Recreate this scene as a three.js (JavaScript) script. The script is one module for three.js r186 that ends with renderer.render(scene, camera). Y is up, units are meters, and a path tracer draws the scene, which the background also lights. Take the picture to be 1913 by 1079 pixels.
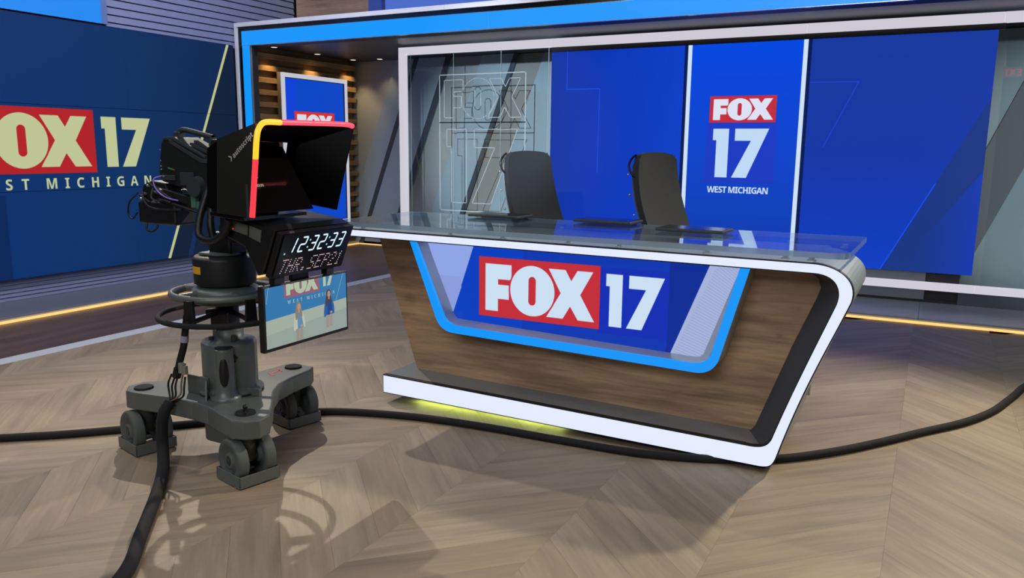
import * as THREE from 'three';
import { RoundedBoxGeometry } from 'three/addons/geometries/RoundedBoxGeometry.js';
import { mergeGeometries } from 'three/addons/utils/BufferGeometryUtils.js';
import { RectAreaLightUniformsLib } from 'three/addons/lights/RectAreaLightUniformsLib.js';
import { FontLoader } from 'three/addons/loaders/FontLoader.js';
import { TextGeometry } from 'three/addons/geometries/TextGeometry.js';

// ---------------------------------------------------------------- camera, light, exposure
const scene = new THREE.Scene();
scene.background = new THREE.Color(0x000000);
const camera = new THREE.PerspectiveCamera(40.02, 1913 / 1079, 0.05, 60);
camera.position.set(0, 1.45, 0);
camera.rotation.order = 'YXZ';
camera.rotation.set(THREE.MathUtils.degToRad(-9.99), THREE.MathUtils.degToRad(27.7), THREE.MathUtils.degToRad(0.62));
scene.add(camera);
const renderer = new THREE.WebGLRenderer({ antialias: true });
renderer.toneMapping = THREE.LinearToneMapping;
renderer.toneMappingExposure = 1.0;
renderer.shadowMap.enabled = true;
RectAreaLightUniformsLib.init();

// studio lighting: [position, target, candela, colour, cone half angle, size]
const SPOTS = [
  ['rear left backlight', [-6.0, 4.0, -5.5], [-2.4, 0.2, -2.2], 40, 0xfff0da, 0.50, 1.5],
  ['rear right backlight', [1.3, 4.0, -6.7], [-0.8, 0.0, -3.0], 66, 0xfff2d8, 0.62, 4],
  ['left floor light', [-6.4, 4.1, -2.6], [-4.6, 0.0, -3.6], 16, 0xfff0d8, 0.55, 3],
  ['glass wall key on a stand', [0.5, 2.6, 3.4], [-4.75, 1.5, -9.0], 600, 0xeef4ff, 0.118, 2],
  ['unseen key added to brighten the right glass', [2.8, 2.6, 3.4], [1.3, 1.3, -9.4], 260, 0xeef4f8, 0.13, 3],  // added lamp, brightens the wall behind the right glass
  ['right floor light', [2.6, 4.1, -2.4], [0.6, 0.0, -3.6], 10, 0xfff4dc, 0.6, 4],
];
// unseen soft panels added as fill light: [position, target, width, height, radiance, colour]
const PANELS = [
  ['front left softlight', [-4.0, 4.35, -1.4], [-4.2, 0.0, -3.8], 2.4, 1.4, 2.6, 0xf8f4f0],
  ['front right softlight', [-0.4, 4.35, -0.6], [-1.0, 0.0, -4.4], 2.4, 1.4, 2.2, 0xf8f4f0],
  ['side wall softlight', [-4.4, 4.3, -4.6], [-7.2, 2.4, -5.4], 1.8, 0.8, 17, 0xdfe2ff],
  ['middle softlight', [-1.6, 4.4, -3.4], [-1.9, 0.0, -5.4], 2.0, 1.0, 2, 0xf4f6ff],
  ['far front softlight', [-0.6, 3.9, 3.6], [-2.0, 0.9, -4.2], 3.4, 1.4, 9, 0xf4f4fa],
];

// ---------------------------------------------------------------- helpers
let seed = 12345;
const rnd = () => { seed = (seed * 1664525 + 1013904223) >>> 0; return seed / 4294967296; };
const used = new Map();
function numbered(n) { const k = used.get(n) || 0; used.set(n, k + 1); return k ? n + '_' + String(k).padStart(3, '0') : n; }
function shade(o) { o.castShadow = true; o.receiveShadow = true; return o; }
const asArr = (g) => (Array.isArray(g) ? g : [g]);
function merged(gs) {
  const a = asArr(gs).map((g) => { const h = g.index ? g.toNonIndexed() : g; for (const k of Object.keys(h.attributes)) if (!['position', 'normal', 'uv'].includes(k)) h.deleteAttribute(k); return h; });
  return a.length === 1 ? a[0] : mergeGeometries(a, false);
}
function mesh(name, gs, mat, parent) { const m = shade(new THREE.Mesh(merged(gs), mat)); m.name = name; parent.add(m); return m; }
function thing(name, label, category, group) {
  const g = new THREE.Group(); g.name = numbered(name); g.userData = { label, category }; if (group) g.userData.group = group; scene.add(g); return g;
}
function struct(name, label) { const g = new THREE.Group(); g.name = numbered(name); g.userData = { kind: 'structure' }; if (label) { g.userData.label = label; } scene.add(g); return g; }
// box from min to max corner
function bx(x0, x1, y0, y1, z0, z1, r = 0) {
  const w = Math.abs(x1 - x0), h = Math.abs(y1 - y0), d = Math.abs(z1 - z0);
  const g = r ? new RoundedBoxGeometry(w, h, d, 2, Math.min(r, w / 2.01, h / 2.01, d / 2.01)) : new THREE.BoxGeometry(w, h, d);
  g.translate((x0 + x1) / 2, (y0 + y1) / 2, (z0 + z1) / 2); return g;
}
function shp(pts) { const s = new THREE.Shape(); pts.forEach((p, i) => (i ? s.lineTo(p[0], p[1]) : s.moveTo(p[0], p[1]))); s.closePath(); return s; }
// shape in x,y extruded from z0 (back) to z1 (front)
function exXY(s, z0, z1, bevel = 0) {
  const sh = s instanceof THREE.Shape ? s : shp(s);
  const g = new THREE.ExtrudeGeometry(sh, { depth: Math.abs(z1 - z0) - 2 * bevel, bevelEnabled: bevel > 0, bevelSize: bevel, bevelThickness: bevel, bevelSegments: 2, bevelOffset: -bevel, curveSegments: 14 });
  g.translate(0, 0, Math.min(z0, z1) + bevel); return g;
}
// shape given as (x,z) pairs extruded from y0 up to y1
function exXZ(pts, y0, y1, bevel = 0) { const g = exXY(pts.map ? pts.map((p) => [p[0], -p[1]]) : pts, 0, y1 - y0, bevel); g.rotateX(-Math.PI / 2); g.translate(0, y0, 0); return g; }
// shape given as (z,y) pairs extruded along x
function exZY(pts, x0, x1, bevel = 0) { const g = exXY(pts.map((p) => [-p[0], p[1]]), 0, Math.abs(x1 - x0), bevel); g.rotateY(Math.PI / 2); g.translate(Math.min(x0, x1), 0, 0); return g; }
function tube(pts, r, seg = 40, rad = 8, closed = false) { return new THREE.TubeGeometry(new THREE.CatmullRomCurve3(pts.map((p) => new THREE.Vector3(...p)), closed, 'centripetal'), seg, r, rad, closed); }
function rod(a, b, r, rad = 12) {
  const A = new THREE.Vector3(...a), B = new THREE.Vector3(...b), d = B.clone().sub(A);
  const g = new THREE.CylinderGeometry(r, r, d.length(), rad); g.translate(0, d.length() / 2, 0);
  g.applyQuaternion(new THREE.Quaternion().setFromUnitVectors(new THREE.Vector3(0, 1, 0), d.normalize())); g.translate(...a); return g;
}
function cyl(x, y0, y1, z, r0, r1 = r0, seg = 36) { const g = new THREE.CylinderGeometry(r1, r0, y1 - y0, seg); g.translate(x, (y0 + y1) / 2, z); return g; }
function lathe(pts, x, z, seg = 40) { const g = new THREE.LatheGeometry(pts.map((p) => new THREE.Vector2(p[0], p[1])), seg); g.translate(x, 0, z); return g; }
function ball(x, y, z, r) { const g = new THREE.SphereGeometry(r, 10, 8); g.translate(x, y, z); return g; }
function quadStrip(A, B) { // surface between two polylines
  const p = [], n = A.length;
  for (let i = 0; i < n - 1; i++) p.push(...A[i], ...B[i], ...B[i + 1], ...A[i], ...B[i + 1], ...A[i + 1]);
  const g = new THREE.BufferGeometry(); g.setAttribute('position', new THREE.Float32BufferAttribute(p, 3));
  g.setAttribute('uv', new THREE.Float32BufferAttribute(new Float32Array(p.length / 3 * 2), 2)); g.computeVertexNormals(); return g;
}
// flat picture: corners a (top left), b (top right), c (bottom left)
function picture(a, b, c) {
  const d = [b[0] + c[0] - a[0], b[1] + c[1] - a[1], b[2] + c[2] - a[2]];
  const g = new THREE.BufferGeometry();
  g.setAttribute('position', new THREE.Float32BufferAttribute([...c, ...d, ...b, ...c, ...b, ...a], 3));
  g.setAttribute('uv', new THREE.Float32BufferAttribute([0, 0, 1, 0, 1, 1, 0, 0, 1, 1, 0, 1], 2));
  g.computeVertexNormals(); return g;
}
function canvas(w, h, draw) {
  const c = document.createElement('canvas'); c.width = w; c.height = h; draw(c.getContext('2d'), w, h);
  const t = new THREE.CanvasTexture(c); t.colorSpace = THREE.SRGBColorSpace; return t;
}
const std = (color, roughness = 0.6, metalness = 0, extra = {}) => new THREE.MeshStandardMaterial({ color, roughness, metalness, ...extra });
const glow = (color, intensity = 1, extra = {}) => new THREE.MeshStandardMaterial({ color: 0x101010, roughness: 0.35, emissive: color, emissiveIntensity: intensity, ...extra });
const screenMat = (tex, intensity = 1, rough = 0.25) => new THREE.MeshPhysicalMaterial({ color: 0x000000, specularIntensity: 0.35, roughness: rough, emissive: 0xffffff, emissiveMap: tex, emissiveIntensity: intensity });

// value noise for the computed textures
function lattice(n, s) { let q = s >>> 0; const a = new Float32Array(n * n); for (let i = 0; i < n * n; i++) { q = (q * 1664525 + 1013904223) >>> 0; a[i] = q / 4294967296; } return a; }
const LAT = lattice(128, 77);
function vnoise(x, y) {
  const xi = Math.floor(x), yi = Math.floor(y), fx = x - xi, fy = y - yi, u = fx * fx * (3 - 2 * fx), v = fy * fy * (3 - 2 * fy);
  const L = (i, j) => LAT[(j & 127) * 128 + (i & 127)];
  return (L(xi, yi) * (1 - u) + L(xi + 1, yi) * u) * (1 - v) + (L(xi, yi + 1) * (1 - u) + L(xi + 1, yi + 1) * u) * v;
}
// wood: w x h metres, grain along u
function woodTexture(rgb, contrast, w, h, px, knots = 0, s0 = 0) {
  const W = Math.round(w * px), H = Math.round(h * px), d = new Uint8Array(W * H * 4), kn = [];
  for (let i = 0; i < knots; i++) kn.push([rnd() * w, rnd() * h, 0.012 + rnd() * 0.02]);
  for (let j = 0; j < H; j++) for (let i = 0; i < W; i++) {
    const x = i / px, y = j / px, wob = 0.03 * vnoise(x * 3 + s0, y * 6 + s0);
    const coarse = vnoise(x * 2.2 + s0, (y + wob) * 22 + s0) - 0.5, mid = vnoise(x * 7 + s0, (y + wob) * 85) - 0.5, fine = vnoise(x * 26, y * 420 + s0) - 0.5, cloud = vnoise(x * 2.5 + 9 + s0, y * 5 + 3) - 0.5;
    let k = 1 + contrast * (0.9 * coarse + 0.55 * mid + 0.35 * fine + 0.7 * cloud);
    const streak = vnoise(x * 3.4 + 40 + s0, (y + wob) * 60 + 11); if (streak > 0.78) k -= (streak - 0.78) * contrast * 1.9;
    for (const [a, b, r] of kn) { const q = Math.hypot((x - a) * 0.5, y - b) / r; if (q < 1.6) k -= 0.35 * contrast * 2 * Math.exp(-q * q * 2); }
    const o = (j * W + i) * 4; d[o] = Math.max(0, Math.min(255, rgb[0] * k)); d[o + 1] = Math.max(0, Math.min(255, rgb[1] * k)); d[o + 2] = Math.max(0, Math.min(255, rgb[2] * (k * 0.96 + 0.04))); d[o + 3] = 255;
  }
  const t = new THREE.DataTexture(d, W, H, THREE.RGBAFormat); t.colorSpace = THREE.SRGBColorSpace; t.magFilter = THREE.LinearFilter; t.minFilter = THREE.LinearFilter;
  t.wrapS = t.wrapT = THREE.MirroredRepeatWrapping; t.repeat.set(1 / w, 1 / h); t.needsUpdate = true; return t;
}
// world-size planar uv
function uvXY(g, fu, fv) { const p = g.attributes.position, uv = new Float32Array(p.count * 2); for (let i = 0; i < p.count; i++) { uv[2 * i] = fu(p.getX(i), p.getY(i), p.getZ(i)); uv[2 * i + 1] = fv(p.getX(i), p.getY(i), p.getZ(i)); } g.setAttribute('uv', new THREE.BufferAttribute(uv, 2)); return g; }

// ---------------------------------------------------------------- lettering shared by the screens
const LET = {
  F: [[.057, .11], [.283, .11], [.283, .36], [.168, .36], [.168, .45], [.262, .45], [.262, .69], [.168, .69], [.168, .90], [.057, .90]],
  X: [[.592, .11], [.728, .11], [.775, .28], [.822, .11], [.945, .11], [.848, .49], [.962, .90], [.832, .90], [.77, .69], [.712, .90], [.578, .90], [.692, .49]],
  one: [[0, 0], [.29, 0], [.29, 1], [.065, 1], [.065, .235], [0, .235]],
  seven: [[.40, 0], [1, 0], [.64, 1], [.37, 1], [.69, .245], [.40, .245]],
};
function poly(c, pts, x, y, w, h) { c.beginPath(); pts.forEach((p, i) => (i ? c.lineTo(x + p[0] * w, y + p[1] * h) : c.moveTo(x + p[0] * w, y + p[1] * h))); c.closePath(); c.fill(); }
function drawFox(c, x, y, w, h, red, white) {
  c.fillStyle = red; c.fillRect(x, y, w, h); c.fillStyle = white;
  poly(c, LET.F, x, y, w, h); poly(c, LET.X, x, y, w, h);
  c.fillStyle = red; c.beginPath(); c.ellipse(x + .458 * w, y + .505 * h, .198 * w, .435 * h, 0, 0, 7); c.fill();
  c.fillStyle = white; c.beginPath(); c.ellipse(x + .458 * w, y + .505 * h, .185 * w, .415 * h, 0, 0, 7); c.fill();
  c.fillStyle = red; const r = .03 * w; c.beginPath(); c.arc(x + .458 * w, y + .27 * h + r, r, Math.PI, 0); c.lineTo(x + .458 * w + r, y + .74 * h - r); c.arc(x + .458 * w, y + .74 * h - r, r, 0, Math.PI); c.closePath(); c.fill();
}
function draw17(c, x, y, w, h, col) { c.fillStyle = col; poly(c, LET.one, x, y, w, h); poly(c, LET.seven, x, y, w, h); }
function spread(c, text, x0, x1, y, font, col) { // letters spread evenly between x0 and x1
  c.font = font; c.fillStyle = col; c.textBaseline = 'alphabetic'; const ws = [...text].map((t) => c.measureText(t).width), sum = ws.reduce((a, b) => a + b, 0), gap = (x1 - x0 - sum) / (text.length - 1);
  let x = x0; [...text].forEach((t, i) => { c.fillText(t, x, y); x += ws[i] + gap; });
}

// ---------------------------------------------------------------- materials
const M = {
  white: std(0xf4f6fa, 0.45), whiteGlow: glow(0xe2deeb, 0.8), bandGlow: glow(0xe4ebff, 1.0), blueGlow: glow(0x0a98ff, 0.95),
  black: std(0x0b0c0f, 0.5), blackGloss: std(0x0a0b0e, 0.18), blackRubber: std(0x16161a, 0.85), charcoal: std(0x2b2f36, 0.6), soffit: std(0x34363d, 0.38),
  silver: std(0xb2bcbe, 0.34, 0.4), silverDark: std(0x848a8e, 0.38, 0.4), reveal: std(0x4a5058, 0.5, 0.2), stepTop: std(0x9aa0a8, 0.3, 0.35), stepFace: std(0xc9c6b4, 0.6),
  pedestal: std(0x636a67, 0.4, 0.2), pedestalDark: std(0x3d413f, 0.5, 0.2), tyre: std(0x555b59, 0.7), camBody: std(0x0b100b, 0.55), camGrey: std(0x262d31, 0.65), camSilver: std(0xb8bcc0, 0.3, 0.8),
  amber: glow(0xffc878, 1.25), siding: std(0x9298b4, 0.5), wallDark: std(0x30343c, 0.7), ceiling: std(0x15161a, 0.9), chairFabric: std(0x23282e, 0.85), chairBack: std(0xc9ccd0, 0.4, 0.3),
  glass: new THREE.MeshPhysicalMaterial({ color: 0xeaf2f4, roughness: 0.02, transmission: 1, thickness: 0, ior: 1.5 }),
  etched: std(0xa9b8b9, 0.7), red: std(0xcf3340, 0.5), yellow: std(0xd9a41c, 0.55), purple: std(0x8e72d8, 0.4), brownFloor: null,
};

// ---------------------------------------------------------------- floor: chevron planks
const floor = struct('floor');
{
  mesh('subfloor', bx(-9, 6, -0.12, -0.021, -10.2, 6), std(0x8a7760, 0.9), floor);
  const tones = [[148, 133, 112], [144, 130, 109], [151, 137, 117], [142, 127, 106]];
  const mats = tones.map((t, i) => std(0xffffff, 0.52, 0, { map: woodTexture(t, 0.14, 1.7, 0.7, 430, 1, i * 17.3), bumpScale: 0 }));
  const CW = 0.5625, X0 = -0.04, ST = 0.2546, XL = -5.39, XR = 5.9, Z0 = -7.57, Z1 = 5.8;
  const variants = new Map();
  function plank(w, sgn, v) {
    const key = w.toFixed(3) + sgn + v; if (variants.has(key)) return variants.get(key);
    const e = 0.00025, pts = [[e, e * 2], [w - e, sgn * w + e * 2], [w - e, sgn * w + ST - e * 2], [e, ST - e * 2]];
    const g = merged(exXZ(pts, -0.02, 0)); const ou = (v % 6) * 0.31, ov = (v * 0.137) % 0.5, k = Math.SQRT1_2;
    uvXY(g, (x, y, z) => ou + (x + sgn * z) * k, (x, y, z) => ov + (z - sgn * x) * k); variants.set(key, g); return g;
  }
  const all = [];
  const inv = camera.rotation; camera.updateMatrixWorld(true); camera.updateProjectionMatrix();
  for (let c = -10; c < 11; c++) {
    const x0 = Math.max(XL, X0 + c * CW), x1 = Math.min(XR, X0 + (c + 1) * CW); if (x1 - x0 < 0.05) continue;
    const sgn = c & 1 ? -1 : 1, w = x1 - x0;
    for (let r = -40; r < 60; r++) {
      const z = r * ST + ((x0 - (X0 + c * CW)) * sgn); const za = Math.min(z, z + sgn * w), zb = Math.max(z, z + sgn * w) + ST;
      if (za < Z0 - 0.6 || zb > Z1) continue;
      const m = new THREE.Vector3((x0 + x1) / 2, 0, (za + zb) / 2).project(camera), dist = Math.hypot((x0 + x1) / 2, (za + zb) / 2);
      const vis = m.z < 1 && Math.abs(m.x) < 1.06 && m.y < 0.9 && m.y > -1.22 && (za + zb) / 2 < 0;
      all.push({ x0, z, w, sgn, v: Math.floor(rnd() * 6), t: Math.floor(rnd() * 4), vis, dist });
    }
  }
  const near = all.filter((p) => p.vis).sort((a, b) => a.dist - b.dist).slice(0, 300), set = new Set(near);
  near.forEach((p, i) => { const m = shade(new THREE.Mesh(plank(p.w, p.sgn, p.v), mats[p.t])); m.name = i ? 'plank_' + String(i).padStart(3, '0') : 'plank'; m.position.set(p.x0, 0, p.z); floor.add(m); });
  const rest = all.filter((p) => !set.has(p)).map((p) => plank(p.w, p.sgn, p.v).clone().translate(p.x0, 0, p.z));
  mesh('outer_planks', mergeGeometries(rest, false), mats[0], floor).userData.kind = 'stuff';
  // dark boarded border by the video wall
  const bt = woodTexture([92, 74, 66], 0.22, 2.4, 0.8, 300, 0, 5); M.brownFloor = std(0xffffff, 0.4, 0, { map: bt });
  const bg = merged(bx(-8.6, -5.52, -0.02, -0.0005, -10.1, 5.8)); uvXY(bg, (x, y, z) => z, (x, y, z) => x); mesh('border_floor', bg, M.brownFloor, floor);
  const tr = struct('trim_1', 'pale grey metal strip between tan and dark floor'); mesh('floor_strip', bx(-5.53, -5.385, -0.02, 0.003, -7.6, 5.8, 0.002), std(0xc2cad0, 0.5), tr);
}

// ---------------------------------------------------------------- room shell
{
  const c = struct('ceiling'); mesh('ceiling_slab', bx(-9, 6, 4.8, 4.95, -10.2, 6), M.ceiling, c);
  const wr = struct('wall_right'); mesh('wall_panel', bx(5.9, 6.05, 0, 4.8, -10.2, 6), std(0x555a62, 0.8), wr);
  const wf = struct('wall_front'); mesh('wall_panel', bx(-9, 6, 0, 4.8, 5.9, 6.05), std(0x555a62, 0.8), wf);
  const wo = struct('wall_outer_left'); mesh('wall_panel', bx(-9.05, -8.9, 0, 4.8, -10.2, 6), M.wallDark, wo);
}
// left wall: siding boards over a backing
{
  const w = struct('wall_left', 'grey ribbed siding wall behind the video wall');
  mesh('backing', [bx(-7.45, -7.3, 0.05, 4.8, -7.0, 5.9), bx(-7.45, -7.3, 2.86, 4.8, -7.95, -6.8)], M.charcoal, w);
  const prof = (y, h, z) => [[0, 0], [0, h * 0.86], [0.018, h * 0.86], [0.03, h * 0.1], [0.03, 0]].map(([a, b]) => [a, b + y]);
  const board = (y, h, z0, z1) => { const g = exXY(prof(0, h).map(([a, b]) => [a, b]), 0, Math.abs(z1 - z0)); g.translate(-7.3, y, Math.min(z0, z1)); return g; };
  let k = 0;
  const add = (y, h, z0, z1) => { mesh(k++ ? 'board_' + String(k - 1).padStart(3, '0') : 'board', board(y, h, z0, z1), M.siding, w); };
  for (let y = 0.052; y < 0.25; y += 0.036) add(y, 0.036, -6.86, 5.9);
  for (let y = 0.27; y < 2.55; y += 0.095) add(y, 0.095, -6.86, -6.6);
  for (let y = 2.56, i = 0; y < 4.7; y += 0.074, i++) add(y, 0.074, y > 2.84 ? -7.9 : -7.02, -5.28);
  mesh('blank_panel', bx(-7.3, -7.285, 0.27, 2.56, -6.6, 5.9), M.wallDark, w);
}
// stage step with amber strip along the left wall, along the back platform and in the alcove
function stageStep(name, label, top, faces, strips) {
  const t = thing(name, label, 'stage step'); if (top) mesh('tread', top, M.stepTop, t); mesh('riser', faces, M.stepFace, t);
  for (const s of strips) mesh('light_strip', s, M.amber, t); return t;
}
stageStep('stage_step', 'low grey step with amber light strip below the video wall', bx(-7.3, -6.61, 0.036, 0.05, -7.14, 5.85, 0.003), bx(-7.3, -6.608, 0, 0.036, -7.13, 5.85), [bx(-6.608, -6.595, 0.002, 0.022, -7.13, 5.85)]);
{
  const t = stageStep('stage_step', 'low grey platform with amber light strip under the back screens', null, [bx(-5.5, 5.5, 0, 0.036, -8.6, -7.578), bx(-6.05, -5.5, 0, 0.05, -8.6, -8.25)], [bx(-5.5, 5.5, 0.002, 0.022, -7.578, -7.566)]);
  for (const [a, b] of [[-5.5, -3.2], [-3.198, -0.012], [-0.01, 2.6], [2.602, 5.5]]) mesh('tread', bx(a, b, 0.036, 0.05, -8.6, -7.58, 0.002), M.stepTop, t);
}
{
  const t = stageStep('baseboard_light', 'glowing amber base strip in the corner of the slatted alcove', null, [bx(-7.75, -7.69, 0, 0.05, -9.6, -7.0), bx(-7.69, -5.95, 0, 0.05, -9.66, -9.6)], [bx(-7.69, -7.678, 0.002, 0.016, -9.588, -7.0), bx(-7.678, -5.95, 0.002, 0.016, -9.6, -9.588)]);
  t.userData.category = 'light strip';
}

// video wall: panels share one picture
{
  const t = thing('video_wall', 'large tiled video wall showing red and cream FOX 17 WEST MICHIGAN logo', 'video wall');
  const Zs = [-1.195, -2.6, -4.003, -5.406, -6.81], Y0 = 0.253, Y1 = 2.578, PX = 330, ZR = -6.81, ZL = -1.195;
  const U = (z) => (ZL - z) * PX, V = (y) => (Y1 - y) * PX;
  const tex = canvas(Math.round((ZL - ZR) * PX), Math.round((Y1 - Y0) * PX), (c, w, h) => {
    const g = c.createLinearGradient(0, 0, w, 0); g.addColorStop(0, '#0d3a7c'); g.addColorStop(.5, '#0d3878'); g.addColorStop(.72, '#10386f'); g.addColorStop(1, '#142d55'); c.fillStyle = g; c.fillRect(0, 0, w, h);
    c.fillStyle = '#152540'; c.beginPath(); c.moveTo(U(-6.72), 0); c.lineTo(w, 0); c.lineTo(w, h); c.lineTo(U(-5.8), h); c.fill();
    c.fillStyle = '#1a3f86'; c.globalAlpha = .5; c.beginPath(); c.moveTo(U(-6.38), V(1.3)); c.lineTo(U(-6.43), V(1.3)); c.lineTo(U(-6.08), h); c.lineTo(U(-6.02), h); c.fill(); c.globalAlpha = 1;
    c.fillStyle = '#0a2c63'; c.fillRect(0, V(1.0), U(-4.12), h);
    c.strokeStyle = '#d3d59a'; c.lineWidth = 11; c.beginPath(); c.moveTo(U(-6.728), 0); c.lineTo(U(-5.775), h); c.stroke();
    const bw = 1.30; drawFox(c, U(-5.015 + bw), V(1.778), bw * PX, (1.778 - 1.185) * PX, '#c4262c', '#d4dba6');
    draw17(c, U(-5.09), V(1.72), (5.645 - 5.09) * PX, (1.72 - 1.236) * PX, '#d4dba6');
    for (const [word, za, zb] of [['WEST', -3.78, -4.345], ['MICHIGAN', -4.49, -5.625]]) spread(c, word, U(za), U(zb), V(1.045), 'bold ' + Math.round(0.132 * PX) + 'px sans-serif', '#d4dba6');
  });
  const pm = screenMat(tex, 0.78, 0.6);
  mesh('housing', bx(-7.285, -7.215, Y0 - 0.004, Y1 + 0.004, ZR - 0.004, ZL), M.black, t);
  const g0 = 0.0022;
  for (let i = 0; i < 4; i++) for (let j = 0; j < 3; j++) {
    const za = Zs[i] - g0, zb = Zs[i + 1] + g0, yb = Y0 + j * 0.775 + g0, yt = yb + 0.775 - 2 * g0;
    const g = merged(bx(-7.215, -7.2, yb, yt, zb, za)); uvXY(g, (x, y, z) => (ZL - z) / (ZL - ZR), (x, y) => (y - Y0) / (Y1 - Y0)); mesh('panel', g, pm, t);
  }
  const bl = thing('light_panel', 'bright blue lit panel above the video wall', 'light panel');
  mesh('frame', bx(-7.3, -7.235, 2.6, 4.0, -5.27, -1.2), std(0x6f86b4, 0.5), bl); mesh('diffuser', bx(-7.235, -7.225, 2.6, 3.99, -5.2, -1.22), glow(0x1f8bf5, 0.95), bl);
}

// ---------------------------------------------------------------- portal with blue light panel
{
  const t = thing('portal_frame', 'large portal arch with glowing blue band and white outer edge', 'portal');
  const zf = -6.88, zb = -7.12;
  mesh('carcass', [bx(-7.2, 4.4, 2.585, 2.8, zb, zf - 0.03), bx(-7.2, -7.02, 0.051, 2.6, zf - 0.07, zf - 0.03), bx(4.2, 4.4, 0, 2.6, zb, zf - 0.03)], M.charcoal, t);
  const seg = [-7.25, -4.4, -1.5, 1.4, 4.45];
  for (let i = 0; i < 4; i++) mesh('white_trim', bx(seg[i] + 0.001, seg[i + 1] - 0.001, 2.79, 2.837, zb, zf, 0.003), M.white, t);
  mesh('white_trim', bx(-7.25, -7.207, 0.051, 2.79, zb, zf, 0.003), M.white, t); mesh('white_trim', bx(4.41, 4.45, 0, 2.79, zb, zf, 0.003), M.white, t);
  mesh('channel', [bx(-7.207, 4.41, 2.742, 2.79, zb, zf - 0.02), bx(-7.207, -7.139, 0.051, 2.742, zb, zf - 0.02)], M.blackGloss, t);
  const sb = [-7.139, -3.9, -0.6, 2.7, 4.3];
  for (let i = 0; i < 4; i++) mesh('light_panel', bx(sb[i], sb[i + 1] - 0.0005, 2.583, 2.738, zf - 0.03, zf - 0.002, 0.002), M.blueGlow, t);
  mesh('light_panel', bx(-7.135, -7.016, 0.051, 2.583, zf - 0.03, zf - 0.002, 0.002), M.blueGlow, t);
  mesh('edge_bead', [bx(-7.016, -7.012, 0.051, 2.58, zf - 0.03, zf + 0.001), bx(-7.139, 4.3, 2.5785, 2.583, zf - 0.03, zf + 0.001), bx(-7.139, 4.3, 2.738, 2.742, zf - 0.03, zf + 0.001)], std(0xaab0b8, 0.25, 0.8), t);
}
// soffit, upper wall over the portal
{
  const s = struct('ceiling_soffit'); s.name = 'ceiling_soffit';
  mesh('soffit_slab', bx(-7.9, 5.9, 2.7, 2.84, -9.9, -7.12), M.soffit, s);
  const u = struct('wall_upper', 'wall above the portal with wood and blue panels');
  mesh('wood_panel', uvXY(merged(bx(-7.25, -6.11, 2.84, 4.8, -8.0, -7.92)), (x) => x, (x, y) => y), std(0xffffff, 0.55, 0, { map: woodTexture([172, 142, 118], 0.25, 1.6, 0.8, 260, 0, 2) }), u);
  mesh('post', bx(-6.11, -5.92, 2.84, 4.8, -8.0, -7.9), std(0x4c64b8, 0.5), u);
  mesh('divider', bx(-5.92, -5.88, 2.84, 4.8, -8.0, -7.93), std(0x3a4a80, 0.5), u);
  mesh('lit_panel', bx(-5.88, 5.9, 2.84, 4.8, -8.0, -7.92), glow(0x5577e0, 0.75), u);
}
// alcove: slatted wall, television, downlights
{
  const w = struct('wall_alcove', 'wooden slatted side wall of the alcove');
  const wt = woodTexture([150, 118, 76], 0.3, 2.0, 0.6, 300, 0, 31), wm = std(0xffffff, 0.5, 0, { map: wt }), wm2 = std(0xd9cbb8, 0.55, 0, { map: wt });
  mesh('backing', uvXY(merged(bx(-7.9, -7.75, 0.05, 2.7, -9.58, -6.95)), (x, y, z) => z, (x, y) => y), wm2, w);
  for (let k = 0; k < 17; k++) { const y = 0.12 + k * 0.1525; const g = uvXY(merged(bx(-7.75, -7.7, y, y + 0.066, -9.62, -6.95, 0.003)), (x, yy, z) => z + k * 0.37, (x, yy) => yy * 1.3 + k * 0.17); mesh(k ? 'slat_' + String(k).padStart(3, '0') : 'slat', g, wm, w); }
}
{
  const t = thing('wall_television', 'tall portrait television with white frame on wooden slat wall', 'television');
  const y0 = 0.36, y1 = 2.405, za = -8.0, zb = -9.3;
  mesh('casing', bx(-7.7, -7.62, y0, y1, zb, za, 0.004), std(0x6d655c, 0.5), t);
  mesh('frame', [bx(-7.64, -7.6, y1 - 0.055, y1, zb, za, 0.004), bx(-7.64, -7.6, y0, y0 + 0.055, zb, za, 0.004), bx(-7.64, -7.6, y0, y1, za - 0.045, za, 0.004), bx(-7.64, -7.6, y0, y1, zb, zb + 0.045, 0.004)], glow(0xd8d8e2, 0.8), t);
  const Za = za - 0.055, Zb = zb + 0.075, Ya = y1 - 0.065, Yb = y0 + 0.065, PX = 300;
  const bz = mesh('bezel', bx(-7.63, -7.618, y0 + 0.05, y1 - 0.05, zb + 0.04, za - 0.04), M.black, t);
  const tex = canvas(Math.round((Za - Zb) * PX), Math.round((Ya - Yb) * PX), (c, w, h) => {
    c.fillStyle = '#0a4ad0'; c.fillRect(0, 0, w, h); c.fillStyle = '#0f45e0'; c.fillRect(0, 0, w * .16, h);
    const U = (z) => (Za - z) * PX, V = (y) => (Ya - y) * PX;
    drawFox(c, U(-8.215), V(1.92), .8 * PX, .34 * PX, '#e23331', '#dfe6f5'); draw17(c, U(-8.27), V(1.53), .68 * PX, .58 * PX, '#dfe6f5');
    c.textAlign = 'center'; c.fillStyle = '#dfe6f5'; c.font = 'bold 28px sans-serif'; c.fillText('WEST MICHIGAN', U(-8.615), V(0.82)); c.textAlign = 'left';
  });
  mesh('screen', picture([-7.6165, Ya, Za], [-7.6165, Ya, Zb], [-7.6165, Yb, Za]), screenMat(tex, 0.9), bz);
}
const DOWN = [[-7.58, -7.85, 'nearest the portal'], [-7.58, -8.66, 'second from the portal'], [-7.58, -9.42, 'at the end of the slatted wall'], [-7.15, -9.48, 'in front of the grey wall']];
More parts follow.
